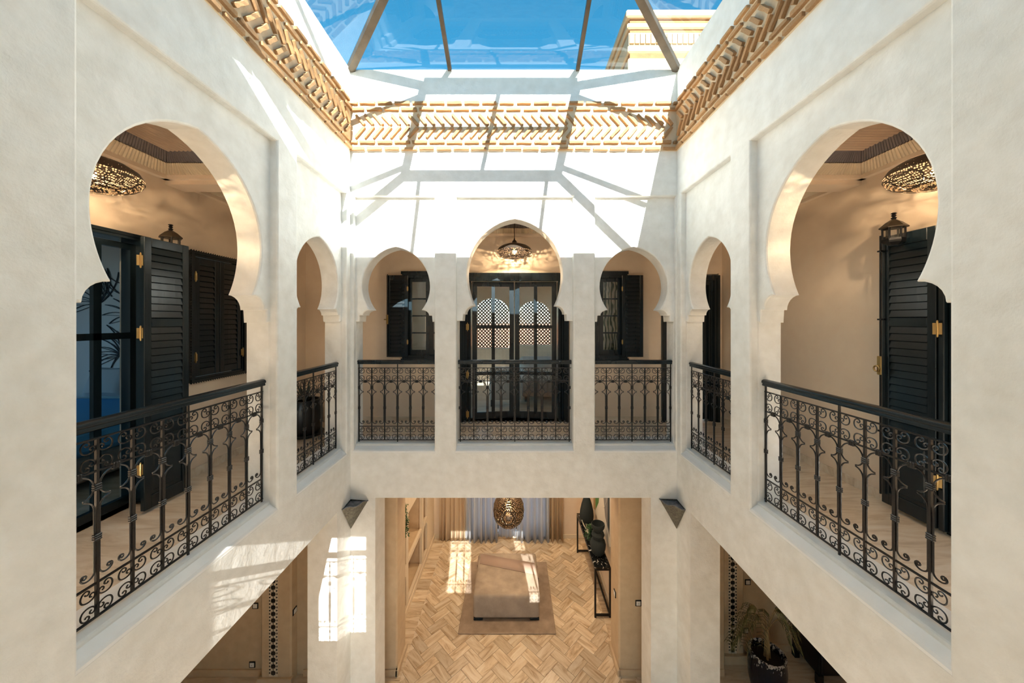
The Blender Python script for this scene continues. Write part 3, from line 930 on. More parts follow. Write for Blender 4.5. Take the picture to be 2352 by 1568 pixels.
# --- back windows with open shutters
def back_window(name, fr, shutter_x, inward, glass):
    r = structure_root(name, ((fr[0]+fr[1])/2, GY, WZ[0]))
    mb = MB(); bx = frame_boxes(mb, fr[0], fr[1], WZ[0], WZ[1], .065, -.025, .12, P_gb)
    bx(fr[0] - .02, fr[1] + .02, -.03, .02, WZ[1] - .012, WZ[1] + .03); bx(fr[0] - .02, fr[1] + .02, -.04, .02, WZ[0] - .02, WZ[0] + .02)
    mb.build('window_frame', 'black_wood', r)
    mid = (fr[0] + fr[1]) / 2
    sash(r, fr[0] + .065, mid - .002, WZ[0] + .065, WZ[1] - .065, P_gb, .03, 1, 4, glass)
    sash(r, mid + .002, fr[1] - .065, WZ[0] + .065, WZ[1] - .065, P_gb, .03, 1, 4, glass)
    M = T(shutter_x, GY - .045, WZ[0] + .045)
    lf = louvre_leaf(r, 'shutter', M, .31, 1.20, [(.07, 1.13)], .056, .05)
    hx = shutter_x + .31 if inward > 0 else shutter_x
    for z in (-.32, .46): hinge(lf, T(hx, GY - .055, z) @ SC(.5, .7, .8))
    return r, lf
r, lf = back_window('window_2', WINL, -1.865, 1, 'glass_dark')
mb = MB(); mb.tube([(-1.845, GY - .06, WZ[0] + .06), (-1.845, GY - .06, WZ[1] - .02)], .007, 6); mb.build('bolt_rod', 'iron', lf)
mb = MB(); mb.cbox(-1.862, -1.835, GY - .068, GY - .055, -.06, .08, .004); mb.lathe([(.012, -.008), (.022, 0), (.012, .008)], 10, (-1.875, GY - .075, .01)); mb.build('handle', 'brass', lf)
back_window('window_3', WINR, 1.59, -1, 'glass_pane')
c = MB()
vs = []; n = 40
for i in range(n + 1):
    u = .80 + (1.75 - .80) * i / n
    for z in (-.75, .85): vs.append((u, GY + .30 + .02 * math.sin(i * 1.9), z))
c.add(vs, [(2*i, 2*i+2, 2*i+3, 2*i+1) for i in range(n)])
tag(c.build('window_curtain', 'leaf_curtain', smooth=True), 'cream curtain with green palm leaf pattern behind the back window', 'curtain')

# --- central glazed double door
d1 = structure_root('door_1', (.01, GY, Z_GAL))
mb = MB(); bx = frame_boxes(mb, DRC[0], DRC[1], Z_GAL, DZ, .07, -.03, .16, P_gb, sill=False)
bx(DRC[0] - .015, DRC[1] + .015, -.04, .05, DZ - .10, DZ + .015)
mb.build('door_frame', 'black_wood', d1)
for s, (ua, ub) in ((-1, (-.62, .008)), (1, (.012, .64))):
    # hinged at the outer edge, free edge pushed slightly into the room
    hx = ua if s < 0 else ub
    ang = .13
    def Pd(u, w, z, hx=hx, s=s, ang=ang):
        du = u - hx
        return (hx + du * math.cos(ang) , GY + .05 + w + abs(du) * math.sin(ang), z)
    lf = sash(d1, ua, ub, Z_GAL + .02, DZ - .105, Pd, 0, 2, 3, 'glass_pane', st=.07, bar=.05, name='door_leaf', crossbars=(-.80, -.10))
for s in (-1, 1):   # folded outer leaves standing in the reveal
    x0 = DRC[0] + .07 if s < 0 else DRC[1] - .07 - .085
    mb = MB(); mb.cbox(x0, x0 + .04, GY - .04, GY + .15, Z_GAL + .02, DZ - .105, .006); mb.cbox(x0 + .045, x0 + .085, GY - .01, GY + .15, Z_GAL + .02, DZ - .105, .006)
    lf = mb.build('folded_leaf', 'black_wood', d1)
    if s < 0:
        for z in (-.10, -.80, -1.38): hinge(lf, T(DRC[0] + .112, GY - .046, z) @ SC(1, 1, 1.25))

# --- door in the back right corner
d2 = structure_root('door_2', ((DRR[0]+DRR[1])/2, GY, Z_GAL))
mb = MB(); frame_boxes(mb, DRR[0], DRR[1], Z_GAL, DZ - .02, .075, -.03, .16, P_gb, sill=False)
frame_boxes(mb, DRR[0] + .075, DRR[1] - .075, Z_GAL, DZ - .095, .06, .02, .14, P_gb, sill=False)
mb.build('door_frame', 'black_wood', d2)
beading(d2, [((DRR[0] + .02, Z_GAL), (DRR[0] + .02, DZ)), ((DRR[1] - .02, Z_GAL), (DRR[1] - .02, DZ))], P_gb, .008)
sash(d2, DRR[0] + .135, DRR[1] - .135, Z_GAL + .02, DZ - .16, P_gb, .06, 1, 2, 'glass_pane', st=.06, name='door_leaf')

# --- bedroom door on the left, glazed, one leaf folded back
d3 = structure_root('door_3', (-GX, 2.2, Z_GAL))
mb = MB(); frame_boxes(mb, DL[0] - .02, DL[1] + .02, Z_GAL, DZ + .01, .045, -.03, .16, P_gl, sill=False); mb.build('door_frame', 'black_wood', d3)
sash(d3, 1.78, 2.31, Z_GAL + .02, DZ - .06, P_gl, .04, 2, 3, 'glass_dark', st=.045, bar=.05, name='door_leaf', crossbars=(-.80, -.125))
sash(d3, 2.32, 2.85, Z_GAL + .02, DZ - .06, P_gl, .04, 2, 3, 'glass_dark', st=.045, bar=.05, name='door_leaf', crossbars=(-.80, -.125))
LH = DZ - .06 - Z_GAL
# first louvred leaf stands square to the wall, the second is folded back along it
M = Matrix(((1, 0, 0, -GX + .01), (0, 1, 0, 2.80), (0, 0, 1, Z_GAL + .025), (0, 0, 0, 1)))
mb = MB(); mb.cbox(0, .20, 0, .036, 0, LH, .004); place('folded_leaf', mb.mesh('folded_leaf', 'black_wood'), M, d3)
M = T(-2.845, 2.655, Z_GAL + .025) @ RZ(PI/2 - .02)
lf = louvre_leaf(d3, 'louvred_leaf', M, .36, LH, [(.62, 1.42), (1.49, 2.05)], .054, .055, panel=(.10, .55))
for z in (-1.15, -.10, .46): hinge(lf, T(-2.862, 2.645, z) @ RZ(.8) @ SC(1, 1, 1.15))

# --- folded leaf on the right wall
d4 = structure_root('door_4', (GX, 1.95, Z_GAL))
mb = MB(); frame_boxes(mb, DR[0] - .02, DR[1] + .02, Z_GAL, DZ + .01, .075, -.03, .16, P_gr, sill=False); mb.build('door_frame', 'black_wood', d4)
sash(d4, DR[0] + .06, DR[1] - .06, Z_GAL + .02, DZ - .10, P_gr, .05, 2, 3, 'glass_dark', st=.07, bar=.045, name='door_leaf', crossbars=(-.80, -.125))
M = T(2.985, 2.80, Z_GAL + .03) @ RZ(-PI/2 - .03)
lf = louvre_leaf(d4, 'louvred_leaf', M, .37, LH + .02, [(.62, 1.42), (1.49, 2.05)], .054, .055, panel=(.10, .55))
for z in (-1.13, -.06): hinge(lf, T(2.96, 2.41, z) @ RZ(-.9) @ SC(1, 1, 1.15))
mb = MB(); mb.cbox(2.975, 3.02, 2.385, 2.42, Z_GAL + .03, DZ - .02, .005); mb.cbox(3.0, 3.05, 2.35, 2.38, Z_GAL + .03, DZ - .02, .005)
mb.build('folded_leaf', 'black_wood', d4)
mb = MB(); mb.tube([(2.962, 2.785, Z_GAL + .1), (2.962, 2.785, DZ)], .007, 6)
for z in (-.0, .55, -.9): mb.box(2.95, 2.975, 2.77, 2.80, z, z + .012)
mb.build('bolt_rod', 'black_metal', lf)
mb = MB(); mb.cbox(2.945, 2.955, 2.765, 2.80, -.44, -.29, .004)
ring = [(2.93, 2.785 + .022 * math.cos(a), -.39 + .022 * math.sin(a)) for a in [2*PI*i/14 for i in range(15)]]
mb.tube(ring, .006, 6); mb.tube([(2.95, 2.785, -.37), (2.93, 2.785, -.37)], .006, 6); mb.build('handle', 'brass', lf)

# ------------------------------------------------------------------ wall lanterns
def lantern(x, y, z, s, label):
    r = empty('wall_lantern', (x, y, z)); tag(r, label, 'lantern', 'black wall lanterns of the gallery')
    def pr(prof, n=6, rot=0.3):
        m = MB().lathe(prof, n); return m
    M = T(x, y, z) @ RZ(.35)
    place('base', pr([(.03, -.09), (.062, -.07), (.066, -.055), (.066, -.045)]).mesh('base', 'black_metal'), M, r)
    b = MB()
    for k in range(6):
        a = 2*PI*k/6; b.box(.060*math.cos(a)-.005, .060*math.cos(a)+.005, .060*math.sin(a)-.005, .060*math.sin(a)+.005, -.05, .045)
    b.lathe([(.066, -.05), (.066, -.04), (.052, -.04), (.052, -.05)], 6, cap=False)
    place('cage', b.mesh('cage', 'black_metal'), M, r)
    place('glass', pr([(.054, -.045), (.054, .045)]).mesh('glass', 'glass_pane'), M, r)
    place('roof', pr([(.080, .040), (.082, .048), (.045, .085), (.016, .105), (.010, .108)]).mesh('roof', 'bronze'), M, r)
    place('finial', MB().lathe([(.010, .105), (.018, .118), (.008, .126), (.016, .136), (.009, .146), (.018, .152), (.012, .158)], 10).mesh('finial', 'black_metal', True), M, r)
    place('bracket', MB().tube([(0, 0, -.06), (s*.10, 0, -.07), (s*.165, 0, -.05)], .009, 6).mesh('bracket', 'black_metal', True), T(x, y, z), r)
lantern(-GX + .165, 2.93, .655, -1, 'black wall lantern above the louvred leaf beside the closed-shutter window')
lantern(GX - .165, 2.645, .665, 1, 'black wall lantern above the single louvred leaf with brass handle on the tan wall')

# ------------------------------------------------------------------ pendant lamps
def loops_on(prof_fn, n, rad, zc, rr):
    out = []
    for k in range(n):
        a0 = 2*PI*k/n; pts = []
        for i in range(25):
            t = 2*PI*i/24
            z = zc + rad[1] * math.sin(t); a = a0 + rad[0] * math.cos(t)
            r = prof_fn(z) + .002
            pts.append((r*math.cos(a), r*math.sin(a), z))
        out.append(pts)
    m = MB()
    for p in out: m.tube(p, rr, 4)
    return m

def saucer(x, y, z, label, ztop, m_shade, power):
    r = empty('pendant_lamp', (x, y, z)); tag(r, label, 'lamp', 'pierced metal saucer pendants')
    M = T(x, y, z)
    prof = [(.03, .10), (.10, .090), (.17, .066), (.215, .036), (.238, -.004), (.228, -.040), (.195, -.070), (.14, -.094), (.07, -.108), (.004, -.112)]
    place('shade_top', MB().lathe(prof[:5], 40, cap=False).mesh('shade_top', 'pierced_top', True), M, r)
    place('shade', MB().lathe(prof[4:], 40, cap=False).mesh('shade', m_shade, True), M, r)
    def rf(zz):
        for (r0, z0), (r1, z1) in zip(prof[4:], prof[5:]):
            if z1 <= zz <= z0: return r0 + (r1-r0) * (zz-z0) / (z1-z0)
        return .1
    place('loop_band', loops_on(rf, 8, (.42, .038), -.060, .0035).mesh('loop_band', 'bronze', True), M, r)
    place('cap', MB().lathe([(.062, .094), (.055, .092), (.034, .11), (.03, .13), (.012, .15), (.008, .17)], 16).mesh('cap', 'bronze', True), M, r)
    place('rod', MB().lathe([(.005, .16), (.005, ztop - z - .05)], 6).mesh('rod', 'bronze'), M, r)
    place('canopy', MB().lathe([(.015, ztop - z - .07), (.055, ztop - z - .02), (.06, ztop - z - .005)], 16).mesh('canopy', 'bronze', True), M, r)
    place('bulb', MB().lathe([(.006, .05), (.02, .035), (.032, .005), (.026, -.02), (.006, -.036)], 12).mesh('bulb', 'bulb', True), T(x, y, z - .01), r)
    l = bpy.data.lights.new('lamp_light', 'POINT'); l.energy = power; l.color = (1, .74, .46); l.shadow_soft_size = .012
    lo = bpy.data.objects.new('lamp_light', l); _link(lo, T(x, y, z - .068), r)
saucer(.01, 4.70, .945, 'dark saucer pendant with a lit bulb in the back gallery', Z_C + .30, 'pierced_dark', 13)
saucer(-2.62, 2.13, .915, 'brown pierced saucer pendant above the bedroom door', Z_C + .30, 'pierced_metal', 12)
saucer(2.62, 2.13, .93, 'brown pierced saucer pendant beside the plain tan wall', Z_C + .30, 'pierced_metal', 12)

r = empty('globe_pendant', (-.09, 6.1, -3.37)); tag(r, 'pierced egg-shaped metal pendant with amber bulb above the ottoman', 'lamp')
M = T(-.09, 6.1, -3.33)
gp = [(.05, .33), (.12, .30), (.20, .22), (.255, .10), (.275, -.02), (.262, -.12), (.215, -.22), (.14, -.28), (.05, -.305), (.004, -.308)]
place('shade', MB().lathe(gp, 40, cap=False).mesh('shade', 'pierced_globe', True), M, r)
def rg(zz):
    for (r0, z0), (r1, z1) in zip(gp, gp[1:]):
        if z1 <= zz <= z0: return r0 + (r1-r0) * (zz-z0) / (z1-z0)
    return .05
place('loop_band', loops_on(rg, 8, (.46, .105), -.02, .005).mesh('loop_band', 'bronze', True), M, r)
place('loop_band', loops_on(rg, 8, (.5, .075), -.215, .005).mesh('loop_band', 'bronze', True), M, r)
place('rod', MB().lathe([(.006, .32), (.006, 1.36)], 6).mesh('rod', 'bronze'), M, r)
place('bulb', MB().lathe([(.02, .12), (.035, .07), (.045, .02), (.035, -.03), (.006, -.05)], 12).mesh('bulb', 'bulb', True), M, r)
l = bpy.data.lights.new('lamp_light', 'POINT'); l.energy = 6; l.color = (1, .72, .42); l.shadow_soft_size = .02
lo = bpy.data.objects.new('lamp_light', l); _link(lo, T(-.09, 6.1, -3.43), r)

# unseen ceiling spots, added as fill light to brighten the sitting room
for k, (x, y) in enumerate(((-1.0, 5.7), (.9, 5.7), (-1.0, 7.0), (.9, 7.0))):
    r = empty('ceiling_spot', (x, y, -1.97)); tag(r, ('recessed ceiling spot above the framed niches near the passage', 'recessed ceiling spot above the near end of the console', 'recessed ceiling spot above the framed niches near the wide drape', 'recessed ceiling spot above the far end of the console')[k], 'spotlight', 'recessed spots of the sitting room')
    MB().lathe([(.028, -.004), (.045, -.006), (.048, 0), (.03, .0)], 20, (x, y, -1.951), cap=False).build('ring', 'white_plastic', r, smooth=True)
    MB().lathe([(.004, -.002), (.029, -.002)], 16, (x, y, -1.951), cap=False).build('lens', 'bulb', r)
    l = bpy.data.lights.new('lamp_light', 'SPOT'); l.energy = 9; l.color = (1, .78, .52); l.spot_size = 2.2; l.spot_blend = .6; l.shadow_soft_size = .03
    lo = bpy.data.objects.new('lamp_light', l); _link(lo, T(x, y, -1.965), r)

# ------------------------------------------------------------------ corner cone sconces
for s, lb in ((-1, 'dark metal cone sconce in the courtyard corner touched by sunlight'), (1, 'dark metal cone sconce in the shaded courtyard corner')):
    x = s * (XW - .004); y = YB - .004
    r = empty('corner_sconce', (x, y, -2.43)); tag(r, lb, 'sconce', 'cone sconces in the courtyard corners')
    n = 9; Rr = .205; top = []
    for i in range(n):
        t = PI/2 * i / (n - 1)
        rr_ = Rr * (1 - .13 * math.sin(2*t))
        top.append((x - s*rr_*math.cos(t), y - rr_*math.sin(t), -2.105 + .012*math.sin(7*t + s)))
    ap = (x - s*.004, y - .004, -2.445)
    mb = MB(); mb.add([ap, (x, y, -2.10)] + top, [(0, i + 2, i + 3) for i in range(n - 1)] + [(0, 2, 1), (0, 1, n + 1)])
    mb.build('cone', 'sconce_metal', r)
    mb = MB(); mb.add([(x, y, -2.118)] + [(p[0] + s*.008, p[1] + .008, p[2] - .012) for p in top], [(0, i + 1, i + 2) for i in range(n - 1)]); mb.build('lid', 'sconce_lid', r)
    MB().tube(top, .006, 5).build('rim', 'sconce_lid', r, smooth=True)

# ------------------------------------------------------------------ upper planter
r = empty('agave_planter', (-2.72, 4.50, Z_GAL)); tag(r, 'glossy black planter with spiky agave behind the short railing', 'planter')
M = T(-2.72, 4.50, Z_GAL)
place('saucer', MB().lathe([(.17, 0), (.215, .02), (.22, .045), (.20, .045), (.19, .03)], 32).mesh('saucer', 'pot_black', True), M, r)
place('pot', MB().lathe([(.15, .03), (.185, .08), (.205, .2), (.205, .34), (.185, .44), (.175, .47), (.16, .47), (.165, .44), (.17, .40)], 32).mesh('pot', 'pot_black', True), M, r)
place('soil', MB().lathe([(.165, .40), (.01, .42)], 24).mesh('soil', 'soil'), M, r)
rr = random.Random(3)
for k in range(11):
    a = 2*PI*k/11 + rr.uniform(-.2, .2); el = rr.uniform(.5, 1.25); L = rr.uniform(.26, .38)
    mb = MB(); n = 6; vs = []
    for i in range(n + 1):
        t = i / n
        d = L * t * math.cos(el); z = .41 + L * t * math.sin(el) - .10 * t * t * (1.3 - el)
        w = .022 * (1 - t) ** .7 + .001
        px, py = d * math.cos(a), d * math.sin(a)
        vs += [(px - w*math.sin(a), py + w*math.cos(a), z + .006), (px, py, z - .004), (px + w*math.sin(a), py - w*math.cos(a), z + .006)]
    fs = []
    for i in range(n):
        for j in range(2): fs.append((3*i+j, 3*i+j+1, 3*i+j+4, 3*i+j+3))
    mb.add(vs, fs); place('leaf', mb.mesh('leaf', 'agave', True), M, r)

# ------------------------------------------------------------------ rooms behind the galleries
# left bedroom
mb = MB()
mb.box(-6.3, -6.2, .9, 1.2, Z_GAL, 2.0); mb.box(-6.3, -6.2, 3.4, 4.6, Z_GAL, 2.0); mb.box(-6.3, -6.2, 1.2, 3.4, 1.0, 2.0); mb.box(-6.3, -6.2, 1.2, 3.4, Z_GAL, -.9)
mb.box(-6.3, -3.28, 4.4, 4.5, Z_GAL, 2.0); mb.box(-6.3, -3.28, .8, .9, Z_GAL, 2.0); mb.box(-6.3, -3.28, .8, 4.5, 1.4, 1.5)
tag(mb.build('wall_bedroom', 'room_grey'), kind='structure')
mb = MB(); mb.box(-6.3, -3.08, .8, 4.5, Z_GAL - .25, Z_GAL); tag(mb.build('floor_bedroom', 'travertine_slab'), kind='structure')
r = empty('bed', (-4.6, 3.4, Z_GAL)); tag(r, 'bed with bright blue cover seen through the glazed left door', 'bed')
MB().cbox(-5.9, -3.75, 2.75, 4.2, Z_GAL + .08, Z_GAL + .30, .02).build('bed_base', 'bed_base', r)
MB().cbox(-5.92, -3.72, 2.72, 4.2, Z_GAL + .30, Z_GAL + .56, .06).build('mattress', 'bed_blue', r, smooth=True)
for x0, y0 in ((-5.85, 2.8), (-3.85, 2.8), (-5.85, 4.1), (-3.85, 4.1)): MB().box(x0, x0 + .07, y0, y0 + .07, Z_GAL, Z_GAL + .1).build('leg', 'black_wood', r)
def pillow(name, c, sx, sy, sz, M, mt, lb):
    mb = MB(); n = 10; vs = []
    for i in range(n + 1):
        for j in range(n + 1):
            u = i/n*2-1; v = j/n*2-1
            h = (max(0, (1-u**4)*(1-v**4))) ** .45
            for s in (1, -1): vs.append((u*sx*(.94+.06*abs(v)), v*sy*(.94+.06*abs(u)), s*sz*h))
    fs = []
    for i in range(n):
        for j in range(n):
            a = (i*(n+1)+j)*2; b = ((i+1)*(n+1)+j)*2
            fs.append((a, b, b+2, a+2)); fs.append((a+1, a+3, b+3, b+1))
    mb.add(vs, fs)
    tag(place(name, mb.mesh(name, mt, True), T(*c) @ M, None), lb, 'pillow')
pillow('pillow', (-4.86, 4.14, -.74), .26, .18, .07, RX(1.2), 'pillow_grey', 'grey pillow leaning on the bedroom wall above the blue bed')
pillow('pillow', (-4.28, 4.14, -.74), .26, .18, .07, RX(1.2), 'pillow_teal', 'teal pillow leaning on the bedroom wall above the blue bed')
# line drawing of feathers, leaves and berries on the bedroom wall
r = empty('wall_drawing', (-4.7, 4.395, -.6)); tag(r, 'black line drawing of plumes leaves and berries on the bedroom wall', 'drawing')
rr = random.Random(5)
def stroke(pts, w=.006): 
    MB().tube([(p[0], 4.393, p[1]) for p in pts], w, 4).build('stroke', 'mural_ink', r)
def plume(cx, cz, n, L, a0, a1):
    for k in range(n):
        a = a0 + (a1 - a0) * k / max(1, n - 1); l = L * rr.uniform(.75, 1.1)
        p = [(cx + l*t*math.cos(a + .5*t), cz + l*t*math.sin(a + .5*t)) for t in [i/8 for i in range(9)]]
        q = [(cx + l*t*math.cos(a + .5*t) + .05*math.sin(PI*t)*math.sin(a), cz + l*t*math.sin(a + .5*t) + .05*math.sin(PI*t)*math.cos(a)) for t in [i/8 for i in range(9)]]
        stroke(p); stroke(q, .004)
plume(-4.25, .45, 9, .40, .4, 2.6)
plume(-4.9, .05, 8, .36, .2, 3.0)
plume(-4.2, -.15, 10, .55, 1.6, 4.0)
plume(-4.75, -.25, 12, .5, 3.4, 5.9)
plume(-5.3, .2, 9, .45, .5, 3.0)
plume(-4.45, .1, 10, .34, -.4, 2.0)
plume(-5.0, -.45, 12, .42, .2, 3.1)
plume(-4.35, -.5, 10, .40, .6, 2.9)
plume(-5.2, .62, 9, .34, 2.2, 5.2)
for bx_, bz_ in ((-4.6, .32), (-4.66, .25), (-4.56, .22), (-4.70, .35), (-4.5, .28)):
    stroke([(bx_ + .035*math.cos(t), bz_ + .035*math.sin(t)) for t in [2*PI*i/10 for i in range(11)]], .005)

# back bedroom seen through the double door
mb = MB()
FY = 8.6
P_far = lambda u, w, z: (u, FY + w, z)
def simple_arch(c, h, z0, zs, zt):
    return [(c - h, z0), (c + h, z0)] + [(c + h*math.cos(PI*k/12), zs + (zt - zs)*math.sin(PI*k/12)) for k in range(13)]
mb.prism([(-2.6, Z_GAL), (2.6, Z_GAL), (2.6, 2.0), (-2.6, 2.0)], [simple_arch(-.55, .44, -.70, .15, .55), simple_arch(.52, .40, -.62, .12, .48)], 0, .2, P_far)
mb.box(-2.7, -2.6, GY + .2, 6.0, Z_GAL, 2.0); mb.box(-2.7, -2.6, 8.0, FY + .2, Z_GAL, 2.0); mb.box(-2.7, -2.6, 6.0, 8.0, .9, 2.0); mb.box(-2.7, -2.6, 6.0, 8.0, Z_GAL, -1.1); mb.box(2.6, 2.7, GY + .2, 6.2, Z_GAL, 2.0); mb.box(2.6, 2.7, 7.9, FY + .2, Z_GAL, 2.0); mb.box(2.6, 2.7, 6.2, 7.9, .9, 2.0); mb.box(2.6, 2.7, 6.2, 7.9, Z_GAL, -.9)  # openings added in both side walls to brighten the room with daylight
mb.box(-2.7, 2.7, GY + .2, FY + .2, 1.35, 1.45)
tag(mb.build('wall_bedroom_back', 'plaster_tan'), kind='structure')
mb = MB(); mb.box(-2.7, 2.7, GY - .0, FY + .2, Z_GAL - .25, Z_GAL); tag(mb.build('floor_bedroom_back', 'travertine_slab'), kind='structure')
def lattice(c, h, z0, zs, zt, lb):
    r = empty('lattice_screen', (c, FY + .1, z0)); tag(r, lb, 'lattice', 'diamond lattice screens of the far bedroom')
    def inside(u, z):
        if z < z0 or abs(u - c) > h: return False
        if z <= zs: return True
        return ((u - c)/h)**2 + ((z - zs)/(zt - zs))**2 <= 1
    for sg in (1, -1):
        k = -40
        for k in range(-40, 41):
            # line z = sg*(u-c) + off
            off = z0 + k * .085
            pts = [(c - h + 2*h*i/60, sg*(-h + 2*h*i/60) + off) for i in range(61)]
            ins = [p for p in pts if inside(*p)]
            if len(ins) > 2:
                a, b = ins[0], ins[-1]
                MB().beam((a[0], FY + .10 + .008*sg, a[1]), (b[0], FY + .10 + .008*sg, b[1]), .030, .02, (0, 1, 0)).build('slat', 'lattice_wood', r)
lattice(-.55, .44, -.70, .15, .55, 'round-headed diamond lattice screen seen through the left half of the double door')
lattice(.52, .40, -.62, .12, .48, 'diamond lattice screen seen through the right half of the double door')
mb = MB(); mb.box(-9, 9, 16.0, 16.3, -4.9, -.16); tag(mb.build('garden_wall', 'terracotta'), 'terracotta garden wall beyond the lattice screens', 'wall')
r = empty('bed', (.75, 6.9, Z_GAL)); tag(r, 'white bed with brown base in the back bedroom behind the double door', 'bed')
MB().cbox(.15, 2.1, 6.3, 7.9, Z_GAL + .10, Z_GAL + .38, .02).build('bed_base', 'bed_base', r)
MB().cbox(.12, 2.1, 6.28, 7.9, Z_GAL + .38, Z_GAL + .68, .07).build('mattress', 'bed_white', r, smooth=True)
for x0, y0 in ((.2, 6.35), (1.95, 6.35), (.2, 7.75), (1.95, 7.75)): MB().box(x0, x0 + .06, y0, y0 + .06, Z_GAL, Z_GAL + .12).build('leg', 'black_wood', r)
r = empty('ottoman_bench', (-.28, 6.1, Z_GAL)); tag(r, 'pale fabric covered bench at the foot of the white bed', 'bench')
MB().cbox(-.42, .12, 5.95, 6.25, Z_GAL + .12, Z_GAL + .66, .02).build('seat', 'bed_white', r)
for x0 in (-.40, .06): MB().box(x0, x0 + .04, 5.98, 6.22, Z_GAL, Z_GAL + .12).build('leg', 'black_wood', r)
# ------------------------------------------------------------------ ground floor
mb = MB(); mb.box(-6.5, 6.5, GF - .2, 8.1, Z_FLOOR - .2, Z_FLOOR)
floor = mb.build('floor', 'travertine_slab'); tag(floor, kind='structure')
YL0, YL1 = 4.76, 7.75       # near pier face and far wall of the sitting room
XL, XRm = -1.79, 1.66
# herringbone tiles laid on the diagonal
TLn, TWd = .30, .15
ME_TILE = [MB().cbox(-TLn/2 + .0015, TLn/2 - .0015, -TWd/2 + .0015, TWd/2 - .0015, 0, h, .002).mesh('floor_tile', 'travertine_tile') for h in (.005, .006, .0065)]
rr = random.Random(21)
cnt = 0; spots = []
def herring():
    out = []
    w = TWd
    for m in range(-40, 41):
        for n in range(-40, 41):
            # horizontal tile covers [x, x+2]x[y, y+1]; vertical tile [x+2? ...]
            x = m + 2*n*1; y = m - 2*n*1
            out.append(((x + 1) * w, (y + .5) * w, 0.0))
            out.append(((x + .5) * w - w * 0 , (y + 2) * w, PI/2))
    return out
seen = set()
XT0, XT1 = XL + .24, XRm - .10
for (x, y, a) in herring():
    X = (x - y) * math.sqrt(.5); Y = (x + y) * math.sqrt(.5) + 6.0
    if X < XT0 - .02 or X > XT1 + .05 or Y < 4.55 or Y > YL1 + .02: continue
    k = (round(X, 3), round(Y, 3))
    if k in seen: continue
    seen.add(k); spots.append((X, Y, a + PI/4))
spots.sort(key=lambda p: p[1])
for (X, Y, a) in spots[:300]:
    place('floor_tile', rr.choice(ME_TILE), T(X, Y, Z_FLOOR) @ RZ(a + (PI if rr.random() < .5 else 0)), floor)
# straight border course along the left wall of the sitting room
y = 4.55; me_b = MB().cbox(-.118, .118, -.13, .13, 0, .0075, .002).mesh('border_tile', 'travertine_tile')
while y < YL1:
    place('border_tile', me_b, T(XL + .122, y, Z_FLOOR) @ RZ(PI/2 * rr.randint(0, 1) * 0), floor); 
    y += .263
me_b2 = MB().cbox(-.09, .09, -.13, .13, 0, .0075, .002).mesh('border_tile', 'travertine_tile')
y = 4.55
while y < YL1:
    place('border_tile', me_b2, T(XRm - .09, y, Z_FLOOR), floor); y += .263

# walls round the ground floor
def swall(name, m, boxes):
    mb = MB()
    for b in boxes: mb.cbox(*b, c=.02)
    return tag(mb.build(name, m), kind='structure')
swall('wall_passage_left', 'plaster_ochre', [(-5.2, -1.61, YL0, 5.14, Z_FLOOR, -1.7), (-3.40, -2.99, 4.63, YL0 + .05, Z_FLOOR, -1.7)])
swall('wall_passage_right', 'plaster_ochre', [(1.45, 2.92, YL0, 5.16, Z_FLOOR, -1.7), (2.9, 3.31, 4.95, 5.4, Z_FLOOR, -1.7), (3.2, 5.4, 5.12, 5.4, Z_FLOOR, -1.7)])
swall('wall_ground_left', 'plaster_ochre', [(-5.3, -5.1, GF, 5.1, Z_FLOOR, -1.7)])
swall('wall_ground_right', 'plaster_ochre', [(5.3, 5.5, GF, 5.4, Z_FLOOR, -1.7)])
swall('wall_sitting_right', 'plaster_tan', [(XRm, XRm + .2, 5.1, YL1 + .2, Z_FLOOR, -1.7)])
P_lw = lambda u, w, z: (XL - w, u, z)
# left wall of the sitting room with framed niches
mb = MB()
cols_ = [(5.20, 5.74), (5.86, 6.72), (6.84, 7.14)]
rows_ = [(-4.74, -4.13), (-4.06, -3.28)]
holes = []
def round_top(a, b, z0, z1):
    r = (b - a) / 2; c = (a + b) / 2
    return [(a, z0), (b, z0)] + [(c + r*math.cos(PI*k/8), z1 - r*.8 + r*.8*math.sin(PI*k/8)) for k in range(9)]
for i, (a, b) in enumerate(cols_):
    for j, (z0, z1) in enumerate(rows_):
        holes.append(round_top(a, b, z0, z1) if i != 1 and j == 0 else hole(a, b, z0, z1))
mb.prism([(5.1, Z_FLOOR), (YL1 + .2, Z_FLOOR), (YL1 + .2, -1.7), (5.1, -1.7)], holes, 0, .045, P_lw)
tag(mb.build('wall_sitting_left', 'cream_paint'), kind='structure')
mb = MB(); mb.box(XL - .40, XL - .30, 5.1, YL1 + .2, Z_FLOOR, -1.7)
for y in (5.12, 5.78, 6.76, 7.16): mb.box(XL - .31, XL - .04, y, y + .04, Z_FLOOR, -1.7)
for z in (-4.80, -4.115, -3.25): mb.box(XL - .31, XL - .04, 5.12, 7.2, z, z + .03)
tag(mb.build('wall_niche_left', 'plaster_ochre'), kind='structure')
